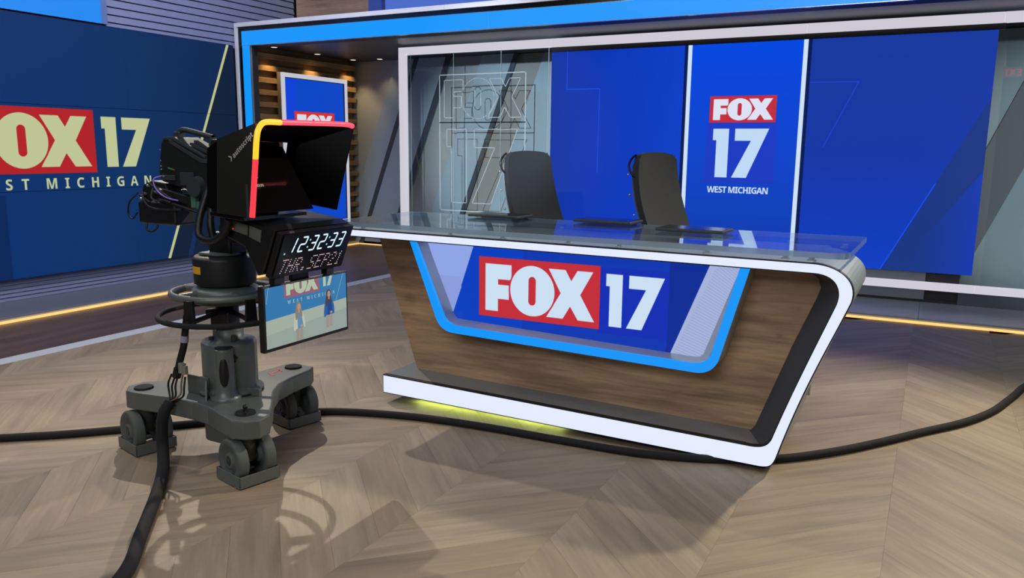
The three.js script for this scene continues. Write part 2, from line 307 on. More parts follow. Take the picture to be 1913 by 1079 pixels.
for (const [x, z, where] of DOWN) {
  const t = thing('downlight', 'small warm recessed downlight ' + where, 'downlight', 'alcove downlights');
  const tm = mesh('trim', lathe([[0.052, 2.699], [0.052, 2.694], [0.04, 2.693], [0.04, 2.699]], x, z, 20), M.silver, t);
  mesh('lens', cyl(x, 2.694, 2.698, z, 0.04, 0.04, 20), glow(0xfff2d0, 1.6), tm);
  const L = new THREE.SpotLight(0xffd9a0, x < -7.3 ? 1.7 : 0.5, 4, 0.75, 0.6, 2); L.position.set(x, 2.685, z); L.target.position.set(x - (x < -7.3 ? 0.12 : 0), 0, z - (x < -7.3 ? 0 : 0.1)); L.castShadow = true; scene.add(L, L.target);
}
// back graphic wall with proud diagonal panels
{
  const w = struct('wall_back', 'grey wall of overlapping diagonal panels behind the screens');
  mesh('base_panel', bx(-7.9, 5.9, 0, 2.72, -9.85, -9.7), std(0xa9aca8, 0.7), w);
  mesh('upper_panel', bx(-9, 6, 0, 4.8, -10.2, -10.05), M.wallDark, w);
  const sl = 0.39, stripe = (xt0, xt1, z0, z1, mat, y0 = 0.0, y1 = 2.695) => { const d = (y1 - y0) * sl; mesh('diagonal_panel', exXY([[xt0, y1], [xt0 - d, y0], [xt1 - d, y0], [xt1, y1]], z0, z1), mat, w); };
  const a = std(0xa2b4ba, 0.65), b = std(0x979ea2, 0.65), c = std(0x74797c, 0.65);
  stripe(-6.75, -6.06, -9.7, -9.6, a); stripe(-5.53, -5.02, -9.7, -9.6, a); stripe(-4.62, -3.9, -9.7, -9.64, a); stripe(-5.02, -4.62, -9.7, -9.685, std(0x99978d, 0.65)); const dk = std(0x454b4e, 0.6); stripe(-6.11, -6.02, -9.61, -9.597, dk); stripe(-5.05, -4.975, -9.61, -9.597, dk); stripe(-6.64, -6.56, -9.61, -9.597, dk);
  stripe(-7.0, -6.75, -9.7, -9.66, a); stripe(-3.5, -2.8, -9.7, -9.62, b); stripe(-2.2, -1.4, -9.7, -9.62, a); stripe(-0.6, 0.1, -9.7, -9.62, b);
  stripe(0.915, 1.335, -9.7, -9.6, c); stripe(1.335, 2.3, -9.7, -9.64, a); stripe(0.2, 0.915, -9.7, -9.64, a); stripe(3.0, 3.8, -9.7, -9.6, b);
}
// framed LED wall with glass either side
{
  const t = thing('presentation_frame', 'long white light frame around the blue screen wall and glass panes', 'frame');
  const zf = -8.3, zb = -8.4, segs = [-5.977, -3.9, -1.2, 0.42, 3.2, 5.4];
  for (let i = 0; i < 5; i++) { mesh('top_bar', bx(segs[i] + 0.001, segs[i + 1] - 0.001, 2.58, 2.664, zb, zf, 0.003), M.whiteGlow, t); mesh('bottom_bar', bx(segs[i] + 0.001, segs[i + 1] - 0.001, 0.19, 0.256, zb, zf, 0.003), M.whiteGlow, t); }
  mesh('upright', bx(-5.977, -5.9, 0.256, 2.58, zb, zf, 0.003), M.whiteGlow, t);
  mesh('foot', bx(-5.96, -5.9, 0.051, 0.19, zb, zf - 0.03), M.black, t); mesh('foot', bx(5.3, 5.4, 0.05, 0.19, zb, zf - 0.03), M.black, t);
  mesh('top_recess', bx(-3.93, 0.44, 2.53, 2.6, -8.46, -8.38), M.black, t);
  mesh('plinth', bx(-3.9, 5.3, 0.051, 0.078, -8.5, -8.455), M.black, t); mesh('base_panel', bx(-3.9, 0.016, 0.078, 0.36, -8.5, -8.43), std(0x6f757c, 0.5, 0.2), t); mesh('post', bx(0.016, 0.3, 0.05, 0.36, -8.55, -8.47), M.black, t); mesh('base_panel', bx(0.3, 5.3, 0.05, 0.19, -8.5, -8.44), std(0x4b5157, 0.5, 0.2), t);
}
{
  const t = thing('led_wall', 'wide blue LED wall with vertical FOX 17 logo between white lines', 'screen');
  const x0 = -3.935, x1 = 0.392, y0 = 0.343, y1 = 2.529, PX = 400;
  mesh('cabinet', bx(x0, x1, y0, y1, -8.5, -8.402), M.black, t);
  const tex = canvas(Math.round((x1 - x0) * PX), Math.round((y1 - y0) * PX), (c, w, h) => {
    const U = (x) => (x - x0) * PX, V = (y) => (y1 - y) * PX;
    let g = c.createLinearGradient(0, 0, U(-2.37), 0); g.addColorStop(0, '#0f35a4'); g.addColorStop(.35, '#0b38b8'); g.addColorStop(1, '#0e42cc'); c.fillStyle = g; c.fillRect(0, 0, w, h);
    g = c.createLinearGradient(0, 0, 0, h); g.addColorStop(0, '#054ae6'); g.addColorStop(.5, '#0d45d0'); g.addColorStop(1, '#0f3fae'); c.fillStyle = g; c.fillRect(U(-2.35), 0, U(-1.22) - U(-2.35), h);
    g = c.createLinearGradient(0, 0, 0, h); g.addColorStop(0, '#1a3ba2'); g.addColorStop(.5, '#1438a8'); g.addColorStop(1, '#1040c8'); c.fillStyle = g; c.fillRect(U(-1.2), 0, w, h);
    c.fillStyle = '#1b3886'; c.beginPath(); c.moveTo(U(0.44), V(2.048)); c.lineTo(U(-0.384), V(0.343)); c.lineTo(w, h); c.lineTo(w, 0); c.fill();
    g = c.createLinearGradient(U(-0.1), 0, U(0.392), 0); g.addColorStop(0, 'rgba(20,60,180,0)'); g.addColorStop(1, 'rgba(20,60,190,.8)'); c.fillStyle = g; c.beginPath(); c.moveTo(w, V(1.3)); c.lineTo(U(-0.25), h); c.lineTo(w, h); c.fill();
    c.strokeStyle = '#1d4ff0'; c.lineWidth = 3; c.beginPath(); c.moveTo(U(-3.74), 0); c.lineTo(U(-3.741), V(2.118)); c.lineTo(U(-3.345), V(2.118)); c.lineTo(U(-3.349), V(1.2)); c.stroke();
    c.strokeStyle = '#2447d8'; c.beginPath(); c.moveTo(U(-1.17), V(2.122)); c.lineTo(U(-0.711), V(2.118)); c.lineTo(U(-0.99), V(1.5)); c.stroke();
    c.strokeStyle = '#1650ff'; c.lineWidth = 4; c.beginPath(); c.moveTo(U(-0.384), V(0.343)); c.lineTo(U(0.02), V(1.18)); c.stroke();
    for (const [x, s] of [[-2.352, -1], [-1.213, 1]]) { c.fillStyle = '#0a1c55'; c.fillRect(U(x) + (s > 0 ? 3 : -22), 0, 20, h); c.fillStyle = '#d3e6fb'; c.fillRect(U(x) - 8, 0, 17, h); }
    c.fillStyle = '#2a36c0'; c.globalAlpha = .55; c.fillRect(U(-2.14), V(1.744), U(-1.43) - U(-2.14), V(1.13) - V(1.744)); c.globalAlpha = 1;
    drawFox(c, U(-2.118), V(2.009), .666 * PX, .266 * PX, '#c5303f', '#e2e6fa'); draw17(c, U(-2.069), V(1.682), .562 * PX, .497 * PX, '#c3defb');
    spread(c, 'WEST MICHIGAN', U(-2.104), U(-1.475), V(1.028), 'bold ' + Math.round(.088 * PX) + 'px sans-serif', '#cfe2fb');
  });
  mesh('screen', picture([x0, y1, -8.4], [x1, y1, -8.4], [x0, y0, -8.4]), screenMat(tex, 0.95, 0.75), t);
  const L = new THREE.RectAreaLight(0x1a4cff, 0.12, x1 - x0, y1 - y0); L.position.set((x0 + x1) / 2, (y0 + y1) / 2, -8.39); L.lookAt((x0 + x1) / 2, (y0 + y1) / 2, 0); scene.add(L);
}
{
  const t = thing('glass_panel', 'clear glass pane with etched FOX 17 outline left of blue LED wall', 'glass panel');
  const z = -8.335;
  for (const [a, b] of [[-5.86, -5.2], [-5.196, -4.552], [-4.548, -3.94]]) { mesh('pane', picture([a, 2.575, z], [b, 2.575, z], [a, 0.26, z]), M.glass, t); }
  mesh('edge', [bx(-5.199, -5.196, 0.26, 2.575, z - 0.006, z + 0.006), bx(-4.5515, -4.5485, 0.26, 2.575, z - 0.006, z + 0.006), bx(-5.862, -5.857, 0.26, 2.575, z - 0.006, z + 0.006), bx(-3.942, -3.936, 0.26, 2.575, z - 0.006, z + 0.006), bx(-5.82, -5.817, 0.26, 2.575, z - 0.006, z + 0.006)], std(0x9fb3b2, 0.3), t);
  // etched outline: red-box outline, letters and numerals as narrow frosted lines
  const bxX = -5.395, bxY = 2.32, W = 1.168, H = 0.56, pts = [], zl = z + 0.002;
  const line = (a, b, r = 0.0045) => { const d = new THREE.Vector2(b[0] - a[0], b[1] - a[1]), L = d.length(); const g = new THREE.BoxGeometry(L + r * 1.4, r * 1.6, 0.002); g.rotateZ(Math.atan2(d.y, d.x)); g.translate((a[0] + b[0]) / 2, (a[1] + b[1]) / 2, zl); pts.push(g); };
  const loop = (P, x, y, w, h, r) => P.forEach((p, i) => { const q = P[(i + 1) % P.length]; line([x + p[0] * w, y - p[1] * h], [x + q[0] * w, y - q[1] * h], r); });
  loop([[0, 0], [1, 0], [1, 1], [0, 1]], bxX, bxY, W, H, 0.007); loop(LET.F, bxX, bxY, W, H); loop(LET.X, bxX, bxY, W, H);
  const ell = [], slot = []; for (let i = 0; i < 40; i++) { const a = i / 40 * Math.PI * 2; ell.push([.458 + .19 * Math.cos(a), .505 + .42 * Math.sin(a)]); slot.push([.458 + .035 * Math.cos(a), .505 + .16 * Math.sign(Math.sin(a) || 1) + .075 * Math.sin(a)]); }
  loop(ell, bxX, bxY, W, H); loop(slot, bxX, bxY, W, H);
  loop([[0, 0], [1, 0], [1, 1], [0, 1]], bxX, bxY - H, W, 1.06, 0.007); loop(LET.one, bxX + 0.1, bxY - H - 0.08, 0.97, 0.88); loop(LET.seven, bxX + 0.1, bxY - H - 0.08, 0.97, 0.88);
  mesh('etched_outline', pts, M.etched, t);
  const r = thing('glass_panel', 'clear glass pane right of the blue LED wall reflecting an exit sign', 'glass panel');
  mesh('pane', picture([0.46, 2.575, z], [2.8, 2.575, z], [0.46, 0.26, z]), M.glass, r); mesh('pane', picture([2.804, 2.575, z], [5.2, 2.575, z], [2.804, 0.26, z]), M.glass, r);
}

// ---------------------------------------------------------------- anchor desk
{
  const t = thing('anchor_desk', 'white-lit news desk with glass top, wood front and FOX 17 screen', 'desk');
  const ring = (o) => { // o > 0 shrinks the band
    const s = new THREE.Shape();
    s.moveTo(-3.06 + o, .992 - o); s.lineTo(-.43, .984 - o);
    s.bezierCurveTo(-.315, .984 - o, -.232 - o, .915, -.258 - o, .825);
    s.bezierCurveTo(-.33 - o, .63, -.42 - o, .44, -.516 - o, .085);
    s.bezierCurveTo(-.53 - o, .04, -.55, .027 + o, -.6, .027 + o);
    s.lineTo(-2.72 + o, .05 + o); s.lineTo(-2.72 + o, .159 - o); s.lineTo(-.66, .123 - o);
    s.bezierCurveTo(-.59, .12 - o, -.565 + o, .125, -.547 + o, .17);
    s.bezierCurveTo(-.48 + o, .385, -.40 + o, .60, -.328 + o, .795);
    s.bezierCurveTo(-.297 + o, .87, -.32, .936 + o, -.42, .936 + o);
    s.lineTo(-3.06 + o, .948 + o); s.closePath(); return s;
  };
  mesh('band_edging', exXY(ring(0), -3.615, -3.583), M.black, t);
  mesh('light_band', exXY(ring(0.0055), -3.59, -3.58), M.bandGlow, t);
  mesh('top_slab', bx(-3.055, -.43, .95, .986, -4.3, -3.6, 0.004), M.silver, t);
  const leg = new THREE.Shape(); leg.moveTo(-.45, .9845); leg.bezierCurveTo(-.315, .9845, -.232, .915, -.258, .825); leg.bezierCurveTo(-.33, .63, -.42, .44, -.516, .085); leg.bezierCurveTo(-.53, .04, -.55, .027, -.6, .027);
  leg.lineTo(-.64, .027); leg.lineTo(-.64, .12); leg.lineTo(-.6, .122); leg.bezierCurveTo(-.58, .12, -.565, .125, -.547, .17); leg.bezierCurveTo(-.48, .385, -.40, .60, -.328, .795); leg.bezierCurveTo(-.297, .87, -.32, .936, -.45, .936); leg.closePath();
  mesh('side_leg', exXY(leg, -4.24, -3.61), M.silver, t);
  mesh('base_shelf', exXY([[-2.717, .052], [-2.717, .157], [-.6, .122], [-.6, .029]], -4.0, -3.61), M.silverDark, t);
  mesh('carry_handle', bx(-.47, -.44, .28, .52, -4.02, -3.98, 0.006), M.silver, t);
  // dark tapered reveal between band and wood
  const I = [[-.60, .122], [-.57, .128], [-.547, .17], [-.48, .378], [-.40, .60], [-.328, .795], [-.312, .86], [-.33, .91], [-.37, .934], [-.43, .936]], Wd = [[-.70, .122], [-.675, .124], [-.655, .15], [-.585, .352], [-.512, .565], [-.425, .79], [-.408, .845], [-.418, .885], [-.45, .91], [-.50, .918]];
  mesh('reveal', quadStrip(I.map((p) => [...p, -3.612]), Wd.map((p) => [...p, -3.79])), M.reveal, t);
  // wood front
  const wt = woodTexture([172, 142, 110], 0.3, 2.5, 0.9, 400, 9, 55);
  const wp = merged(exXY([[-2.9, .95], [-2.627, .15], [-.6, .115], [-.33, .95]], -3.83, -3.8)); uvXY(wp, (x) => x + 3, (x, y) => y);
  mesh('wood_front', wp, std(0xffffff, 0.45, 0, { map: wt }), t);
  mesh('cabinet', exXY([[-2.86, .95], [-2.6, .12], [-.62, .12], [-.4, .95]], -4.1, -3.83), M.charcoal, t);
  // screen housing
  const outer = (s) => { s.moveTo(-2.545, .948); s.lineTo(-2.375, .53); s.quadraticCurveTo(-2.345, .455, -2.26, .452); s.lineTo(-.93, .42); s.quadraticCurveTo(-.835, .415, -.81, .495); s.lineTo(-.69, .948); };
  const innerB = (s) => { s.lineTo(-.733, .948); s.lineTo(-.842, .53); s.quadraticCurveTo(-.858, .468, -.93, .467); s.lineTo(-2.235, .498); s.quadraticCurveTo(-2.305, .50, -2.325, .545); s.lineTo(-2.506, .948); s.closePath(); };
  const U = new THREE.Shape(); outer(U); innerB(U);
  const housing = mesh('screen_housing', exXY(U, -3.8, -3.632), M.silver, t);
  mesh('blue_light_strip', exXY(U, -3.632, -3.612, 0.003), M.blueGlow, housing);
  const ia = [[-2.506, .948], [-2.325, .545], [-2.31, .515], [-2.285, .502], [-2.235, .498], [-.93, .467], [-.88, .475], [-.855, .50], [-.842, .53], [-.733, .948]], ib = [[-2.50, .948], [-2.338, .53], [-2.33, .518], [-2.31, .512], [-2.26, .510], [-.96, .469], [-.925, .472], [-.905, .49], [-.895, .52], [-.745, .948]];
  mesh('screen_reveal', quadStrip(ia.map((p) => [...p, -3.614]), ib.map((p) => [...p, -3.72])), M.silver, housing);
  const x0 = -2.52, x1 = -.73, y0 = .44, y1 = .96, PX = 620;
  const tex = canvas(Math.round((x1 - x0) * PX), Math.round((y1 - y0) * PX), (c, w, h) => {
    const X = (x) => (x - x0) * PX, Y = (y) => (y1 - y) * PX;
    c.fillStyle = '#0b41c4'; c.fillRect(0, 0, w, h); c.fillStyle = '#1039b4'; c.fillRect(X(-1.89), 0, w, h); c.fillStyle = '#0f2f98'; c.fillRect(X(-1.09), 0, w, h); c.fillStyle = '#1430b6'; c.fillRect(X(-1.46), Y(.87), X(-1.09) - X(-1.46), Y(.53) - Y(.87));
    c.fillStyle = '#93a8ea'; c.beginPath(); c.moveTo(0, 0); c.lineTo(X(-2.182), 0); c.lineTo(X(-2.338), Y(.514)); c.lineTo(0, Y(.5)); c.fill();
    c.fillStyle = '#8ea0e0'; c.beginPath(); c.moveTo(X(-2.42), Y(.75)); c.lineTo(X(-2.272), Y(.75)); c.lineTo(X(-2.272), Y(.69)); c.lineTo(X(-2.335), Y(.52)); c.fill();
    c.fillStyle = '#a9b6de'; c.beginPath(); c.moveTo(X(-.883), 0); c.lineTo(w, 0); c.lineTo(w, h); c.lineTo(X(-1.082), h); c.fill();
    c.strokeStyle = '#97a4cd'; c.lineWidth = 2; for (let y = -200; y < h + 200; y += 8) { c.beginPath(); c.moveTo(X(-1.07) + (h - y) * .43, y); c.lineTo(w, y + 60); c.save(); c.restore(); c.stroke(); }
    c.fillStyle = '#0f2f98'; c.beginPath(); c.moveTo(X(-.883), 0); c.lineTo(X(-1.082), h); c.lineTo(X(-1.11), h); c.lineTo(X(-.93), 0); c.fill();
    drawFox(c, X(-2.158), Y(.874), .71 * PX, .327 * PX, '#c7303c', '#cfe4f8'); draw17(c, X(-1.416), Y(.838), .304 * PX, .270 * PX, '#cfe4f8');
  });
  const sm = screenMat(tex, 0.95, 0.4);
  const sg = merged(exXY([[-2.51, .948], [-2.345, .515], [-2.31, .5], [-.9, .46], [-.885, .475], [-.735, .948]], -3.74, -3.7205)); uvXY(sg, (x) => (x - x0) / (x1 - x0), (x, y) => (y - y0) / (y1 - y0)); mesh('screen', sg, sm, housing);
  // under glow
  mesh('under_light', bx(-2.55, -.66, .046, .05, -3.69, -3.66), glow(0xcfe86a, 3.0), t);
  const ul = new THREE.RectAreaLight(0xd0ee80, 12, 1.88, .03); ul.position.set(-1.6, .04, -3.675); ul.rotation.x = -Math.PI / 2; scene.add(ul);
  mesh('plinth', bx(-2.5, -.7, 0, .06, -3.95, -3.78), M.black, t);
  // glass top on standoffs
  const gp = []; const cx = [[-3.07, -3.6, 1], [-.285, -3.6, 1], [-.28, -4.4, 0], [-3.1, -4.42, 0]];
  const gs = new THREE.Shape(); gs.moveTo(-3.07, 3.6); gs.lineTo(-.34, 3.6); gs.quadraticCurveTo(-.29, 3.6, -.287, 3.66); gs.lineTo(-.275, 4.39); gs.lineTo(-3.1, 4.42); gs.closePath();
  const gg = exXY(gs, 0, 0.025); gg.rotateX(-Math.PI / 2); gg.translate(0, 1.004, 0);
  mesh('glass_top', gg, new THREE.MeshPhysicalMaterial({ color: 0xeef4f8, roughness: 0.02, transmission: 1, thickness: 0, ior: 1.5 }), t);
  const ge = (P) => P.slice(0, -1).map((p, i) => quadStrip([[p[0], 1.0035, -p[1]], [P[i + 1][0], 1.0035, -P[i + 1][1]]], [[p[0], 1.0295, -p[1]], [P[i + 1][0], 1.0295, -P[i + 1][1]]]));
  mesh('glass_edge', ge([[-3.101, 4.421], [-3.071, 3.599], [-.34, 3.599], [-.305, 3.61], [-.288, 3.64], [-.286, 3.66], [-.274, 4.391], [-3.101, 4.421]]), new THREE.MeshPhysicalMaterial({ color: 0xb9cfe0, roughness: 0.12, transmission: 0.55, thickness: 0, ior: 1.5 }), t);
  for (const x of [-2.9, -2.3, -1.98, -1.6, -1.33, -.9, -.55, -.44]) mesh('standoff', [cyl(x, .985, 1.004, -3.66, .013, .013, 14), cyl(x, .985, .99, -3.66, .02, .02, 14)], M.silver, t);
  for (const x of [-2.85, -1.9, -1.0, -.62, -.36]) mesh('standoff', [cyl(x, .985, 1.004, -4.24, .013, .013, 14), cyl(x, .985, .99, -4.24, .02, .02, 14)], M.silver, t);
}
// flat slabs lying on the glass
for (const [x, z, turn, label] of [[-2.36, -4.33, -0.05, 'flat black tablet on the glass desk in front of the left chair'], [-1.66, -4.36, -0.05, 'flat black tablet on the glass desk in front of the right chair'], [-1.09, -4.13, -0.04, 'flat black tablet nearest the right end of the glass desk']]) {
  const t = thing('tablet', label, 'tablet', 'tablets on the desk');
  const b = mesh('body', [new RoundedBoxGeometry(0.36, 0.016, 0.2, 2, 0.005)], std(0x2c302f, 0.5), t); b.position.y = 0.016;
  const s = mesh('display', [new THREE.BoxGeometry(0.34, 0.001, 0.18)], M.blackGloss, t); s.position.y = 0.0245;
  mesh('foot', [bx(-.15, .15, 0, .009, -.08, -.06)], M.blackRubber, t);
  t.position.set(x, 1.0292, z); t.rotation.y = turn;
}

// ---------------------------------------------------------------- chairs
function chair(label, x, z, turn) {
  const t = thing('office_chair', label, 'chair', 'chairs behind the desk');
  const prof = (v) => [-0.06 + 0.25 * (1 - v) * (1 - v), 0.74 + v * 0.685], width = (v) => 0.215 - 0.012 * v + 0.02 * Math.sin(v * 3);
  const surf = (off, shrink, n = 22, m = 14) => { const P = []; for (let j = 0; j <= n; j++) { const v = j / n, [pz, py] = prof(v), row = []; for (let i = 0; i <= m; i++) { const u = i / m * 2 - 1; row.push([u * (width(v) - shrink), py + (0.016 * (1 - u * u) - 0.03 * Math.pow(Math.abs(u), 9)) * Math.pow(v, 3) - shrink * v, pz + off + 0.03 * u * u]); } P.push(row); } return P; };
  const skin = (P) => P.slice(0, -1).map((r, j) => quadStrip(r, P[j + 1]));
  const F = surf(0.022, 0), Bk = surf(-0.022, 0.004), edge = (P) => [...P.map((r) => r[0]), ...P[P.length - 1], ...P.map((r) => r[r.length - 1]).reverse()];
  mesh('backrest', [...skin(F), ...skin(Bk), quadStrip(edge(F), edge(Bk))], M.chairFabric, t);
  const R = surf(-0.042, 0.016); mesh('back_shell', skin(R.slice(0, 22)), M.chairBack, t);
  for (const s of [-1, 1]) { const q = []; for (let k = 0; k <= 10; k++) { const v = 0.8 + k * 0.0195, [pz, py] = prof(v); q.push([s * (width(v) - 0.006), py, pz + 0.02 - 0.05 * Math.sin(Math.PI * k / 10) ** 0.7]); } mesh('edge_loop', tube(q, 0.007, 24), M.black, t);
    for (let j = 2; j < 20; j += 4) { const v = j / 22, [pz, py] = prof(v); mesh('support_node', ball(s * (width(v) + 0.002), py, pz - 0.03, 0.008), M.camSilver, t); } }
  mesh('spine', tube([[0, .62, .02], [0, .8, .03], [0, 1.0, -.09], [0, 1.2, -.14], [0, 1.34, -.15]], 0.026, 20), M.black, t);
  mesh('seat', (() => { const g = new RoundedBoxGeometry(0.5, 0.09, 0.5, 4, 0.04); g.translate(0, 0.69, 0.3); return g; })(), M.chairFabric, t);
  for (const s of [-1, 1]) { mesh('armrest', [bx(s * .3 - .04, s * .3 + .04, .88, .91, .12, .36, .014), rod([s * .28, .66, .2], [s * .3, .885, .22], .016)], M.black, t); }
  mesh('column', [cyl(0, .1, .4, .27, .03), cyl(0, .4, .64, .27, .02)], M.silver, t); mesh('foot_ring', [lathe([[.2, .285], [.215, .3], [.2, .315], [.2, .285]], 0, .27), rod([-.2, .3, .27], [.2, .3, .27], .01)], M.silver, t);
  for (let k = 0; k < 5; k++) { const a = k * Math.PI * 2 / 5 + .3, c = Math.cos(a), s = Math.sin(a); const ba = mesh('base_arm', rod([0, .12, .27], [c * .31, .085, .27 + s * .31], .018), M.silver, t);
    const w = new THREE.TorusGeometry(.022, .012, 8, 16); w.rotateY(-a + 1.57); w.translate(c * .31, .034, .27 + s * .31); mesh('caster', [w, rod([c * .31, .03, .27 + s * .31], [c * .31, .09, .27 + s * .31], .01)], M.black, ba); }
  t.position.set(x, 0, z); t.rotation.y = turn; return t;
}
chair('dark grey office chair in front of the etched glass pane', -2.47, -4.97, 1.25);
chair('dark grey office chair in front of the blue LED wall', -1.555, -4.97, 1.27);

// ---------------------------------------------------------------- camera pedestal
const AX = -2.893, AZ = -2.622, WHEELS = [[-3.27, -2.43], [-2.57, -2.40], [-2.91, -3.06]];
{
  const t = thing('camera_pedestal', 'grey three-wheeled studio camera pedestal with steering ring', 'pedestal');
  // tri-star base
  const pts = [[-3.315, -2.365], [-3.25, -2.362], [-3.06, -2.394], [-2.9, -2.397], [-2.783, -2.382], [-2.65, -2.335], [-2.56, -2.306], [-2.50, -2.325], [-2.458, -2.37], [-2.47, -2.44], [-2.56, -2.55], [-2.69, -2.69], [-2.76, -2.80], [-2.79, -2.93], [-2.805, -3.08], [-2.835, -3.13], [-2.965, -3.135], [-3.0, -3.09], [-3.015, -2.9], [-3.06, -2.75], [-3.15, -2.63], [-3.31, -2.55], [-3.365, -2.5], [-3.37, -2.42]];
  const baseMesh = mesh('base_casting', exXZ(pts, 0.212, 0.3, 0.008), M.pedestal, t);
  mesh('under_box', bx(AX - .02, AX + .16, .09, .21, AZ - .02, AZ + .16, .02), M.pedestal, t);
  WHEELS.forEach(([x, z], i) => {
    const rot = 0.24, place = (g) => { g.rotateY(-rot + (i === 2 ? 0 : 0)); g.translate(x, 0, z); return g; };
    const out = Math.atan2(z - AZ, x - AX);
    mesh('cap', [cyl(x, .3, .309, z, .045, .042, 28)], M.blackRubber, baseMesh); if (i === 1) mesh('cap_knob', [cyl(x, .309, .325, z, .009, .009, 14), ball(x, .33, z, .011), rod([x, .313, z], [x + .03, .311, z + .03], .005)], M.black, baseMesh);
    const wheelGeo = (dz) => { const g = new THREE.LatheGeometry([[.0, -.012], [.018, -.012], [.02, -.026], [.034, -.026], [.037, -.014], [.058, -.012], [.068, -.024], [.09, -.026], [.098, -.018], [.098, .018], [.09, .026], [.068, .024], [.058, .012], [.037, .014], [.034, .026], [.02, .026], [.018, .012], [0, .012]].map((p) => new THREE.Vector2(p[0], p[1])), 36); g.rotateX(Math.PI / 2); g.translate(0, .104, dz); g.rotateY(-0.04); return place(g); };
    for (const dz of [-.064, .064]) { const w = mesh('wheel', wheelGeo(dz), M.tyre, t); mesh('hub', place((() => { const g = new THREE.CylinderGeometry(.017, .017, .056, 16); g.rotateX(Math.PI / 2); g.translate(0, .104, dz); g.rotateY(-.04); return g; })()), M.pedestalDark, w); }
    mesh('axle', [place((() => { const g = new THREE.CylinderGeometry(.022, .022, .15, 16); g.rotateX(Math.PI / 2); g.translate(0, .104, 0); g.rotateY(-0.04); return g; })()), place(cyl(0, .09, .212, 0, .032, .045, 20))], M.pedestalDark, t);
    const hs = .098, th = .006; mesh('cable_guard', [[-hs, hs, hs - th, hs], [-hs, hs, -hs, -hs + th], [-hs, -hs + th, -hs, hs], [hs - th, hs, -hs, hs]].map(([a, b, c, d]) => place(bx(a, b, .006, .058, c, d, .002))), M.pedestal, t);
    mesh('guard_bracket', [place(bx(-.018, .018, .05, .056, -.02, .095)), place((() => { const g = new THREE.BoxGeometry(.03, .09, .006); g.rotateX(-.7); g.translate(0, .09, .055); return g; })())], M.pedestal, t);
  });
  // column
  const colMesh = mesh('column', lathe([[0, .3], [.15, .3], [.15, .318], [.131, .325], [.126, .34], [.126, .535], [.12, .548], [.07, .556], [.07, .6], [.062, .605], [0, .605]], AX, AZ), M.pedestal, t);
  const cx2 = AX + .09, cz2 = AZ + .115;
  const postMesh = mesh('side_post', lathe([[.068, .3], [.068, .318], [.052, .322], [.046, .36], [.042, .53], [.04, .54], [0, .54]], cx2, cz2, 28), M.pedestal, t);
  mesh('post_cap', cyl(cx2, .54, .544, cz2, .04, .04, 24), M.black, postMesh);
  mesh('worn_grip', (() => { const g = new THREE.SphereGeometry(1, 18, 14); g.scale(.021, .075, .012); g.translate(0, 0, .039); g.rotateY(.75); g.translate(cx2, .43, cz2); return g; })(), M.black, postMesh);
  mesh('cable_bracket', [bx(AX - .14, AX + .0, .3, .39, AZ + .125, AZ + .135, .003), (() => { const g = exXY([[0, 0], [.07, 0], [.05, .09], [.03, .09]], 0, .008); g.rotateY(-.9); g.translate(AX + .0, .3, AZ + .13); return g; })()], M.pedestal, t);
  mesh('tape_mark', [(() => { const g = new THREE.BoxGeometry(.05, .014, .004); g.rotateZ(-.9); g.translate(0, 0, .128); g.rotateY(.95); g.translate(AX, .50, AZ); return g; })(), (() => { const g = new THREE.BoxGeometry(.03, .012, .004); g.rotateZ(.8); g.translate(0, 0, .128); g.rotateY(.93); g.translate(AX, .465, AZ); return g; })()], M.black, colMesh); mesh('bolt', [rod([AX - .02, .56, AZ + .085], [AX - .02, .575, AZ + .085], .012), rod([AX + .075, .548, AZ + .04], [AX + .075, .585, AZ + .04], .011)], M.pedestalDark, colMesh); mesh('rear_bracket', [bx(AX + .12, AX + .2, .3, .335, AZ + .0, AZ + .02, .003)], M.pedestal, t);
  mesh('red_mark', [[-.03, -.035, .075, .016, 0], [0, 0, .085, .016, .95], [.03, .035, .075, .016, 0]].map(([x, z, l, w, r]) => { const g = new THREE.BoxGeometry(l, .001, w); g.rotateY(-r); g.translate(x, 0, z); g.scale(.8, 1, .8); g.scale(1.15, 1, 1.15); g.rotateY(-.45); g.translate(-2.93, .3008, -2.95); return g; }), M.red, baseMesh);
  // stem, steering ring, plates
  mesh('stem', [cyl(AX, .6, .765, AZ, .055, .05, 24), bx(AX - .03, AX + .09, .62, .7, AZ + .02, AZ + .08, .01), bx(AX - .12, AX - .02, .655, .685, AZ - .02, AZ + .03, .01)], M.black, t);
  const rr = new THREE.TorusGeometry(.302, .0125, 12, 72); rr.rotateX(Math.PI / 2); rr.translate(AX, .675, AZ); const ringMesh = mesh('steering_ring', rr, M.blackRubber, t);
  mesh('ring_mark', (() => { const g = new THREE.TorusGeometry(.302, .0132, 10, 6, .16); g.rotateX(Math.PI / 2); g.rotateY(2.75 + 3.14159 - 3.14159 + .0); g.translate(AX, .675, AZ); return g; })(), M.red, ringMesh);
  for (const a of [1.38, 0.35, 3.6]) { const c = Math.cos(a), s = Math.sin(a), g = exXY([[-.028, 0], [.028, 0], [.022, .11], [-.022, .11]], -.008, .008, .002); g.rotateY(-a + Math.PI / 2); g.translate(AX + c * .262, .668, AZ + s * .262); mesh('ring_bracket', [g, rod([AX + c * .06, .69, AZ + s * .06], [AX + c * .295, .677, AZ + s * .295], .011)], M.black, t); }
  mesh('top_rim', lathe([[.225, .765], [.25, .765], [.254, .778], [.25, .793], [.235, .795], [.225, .783], [.225, .765]], AX, AZ, 60), M.pedestal, t);
  mesh('top_hub', lathe([[0, .735], [.15, .735], [.158, .785], [.145, .8], [.115, .812], [0, .815]], AX, AZ), M.pedestal, t);
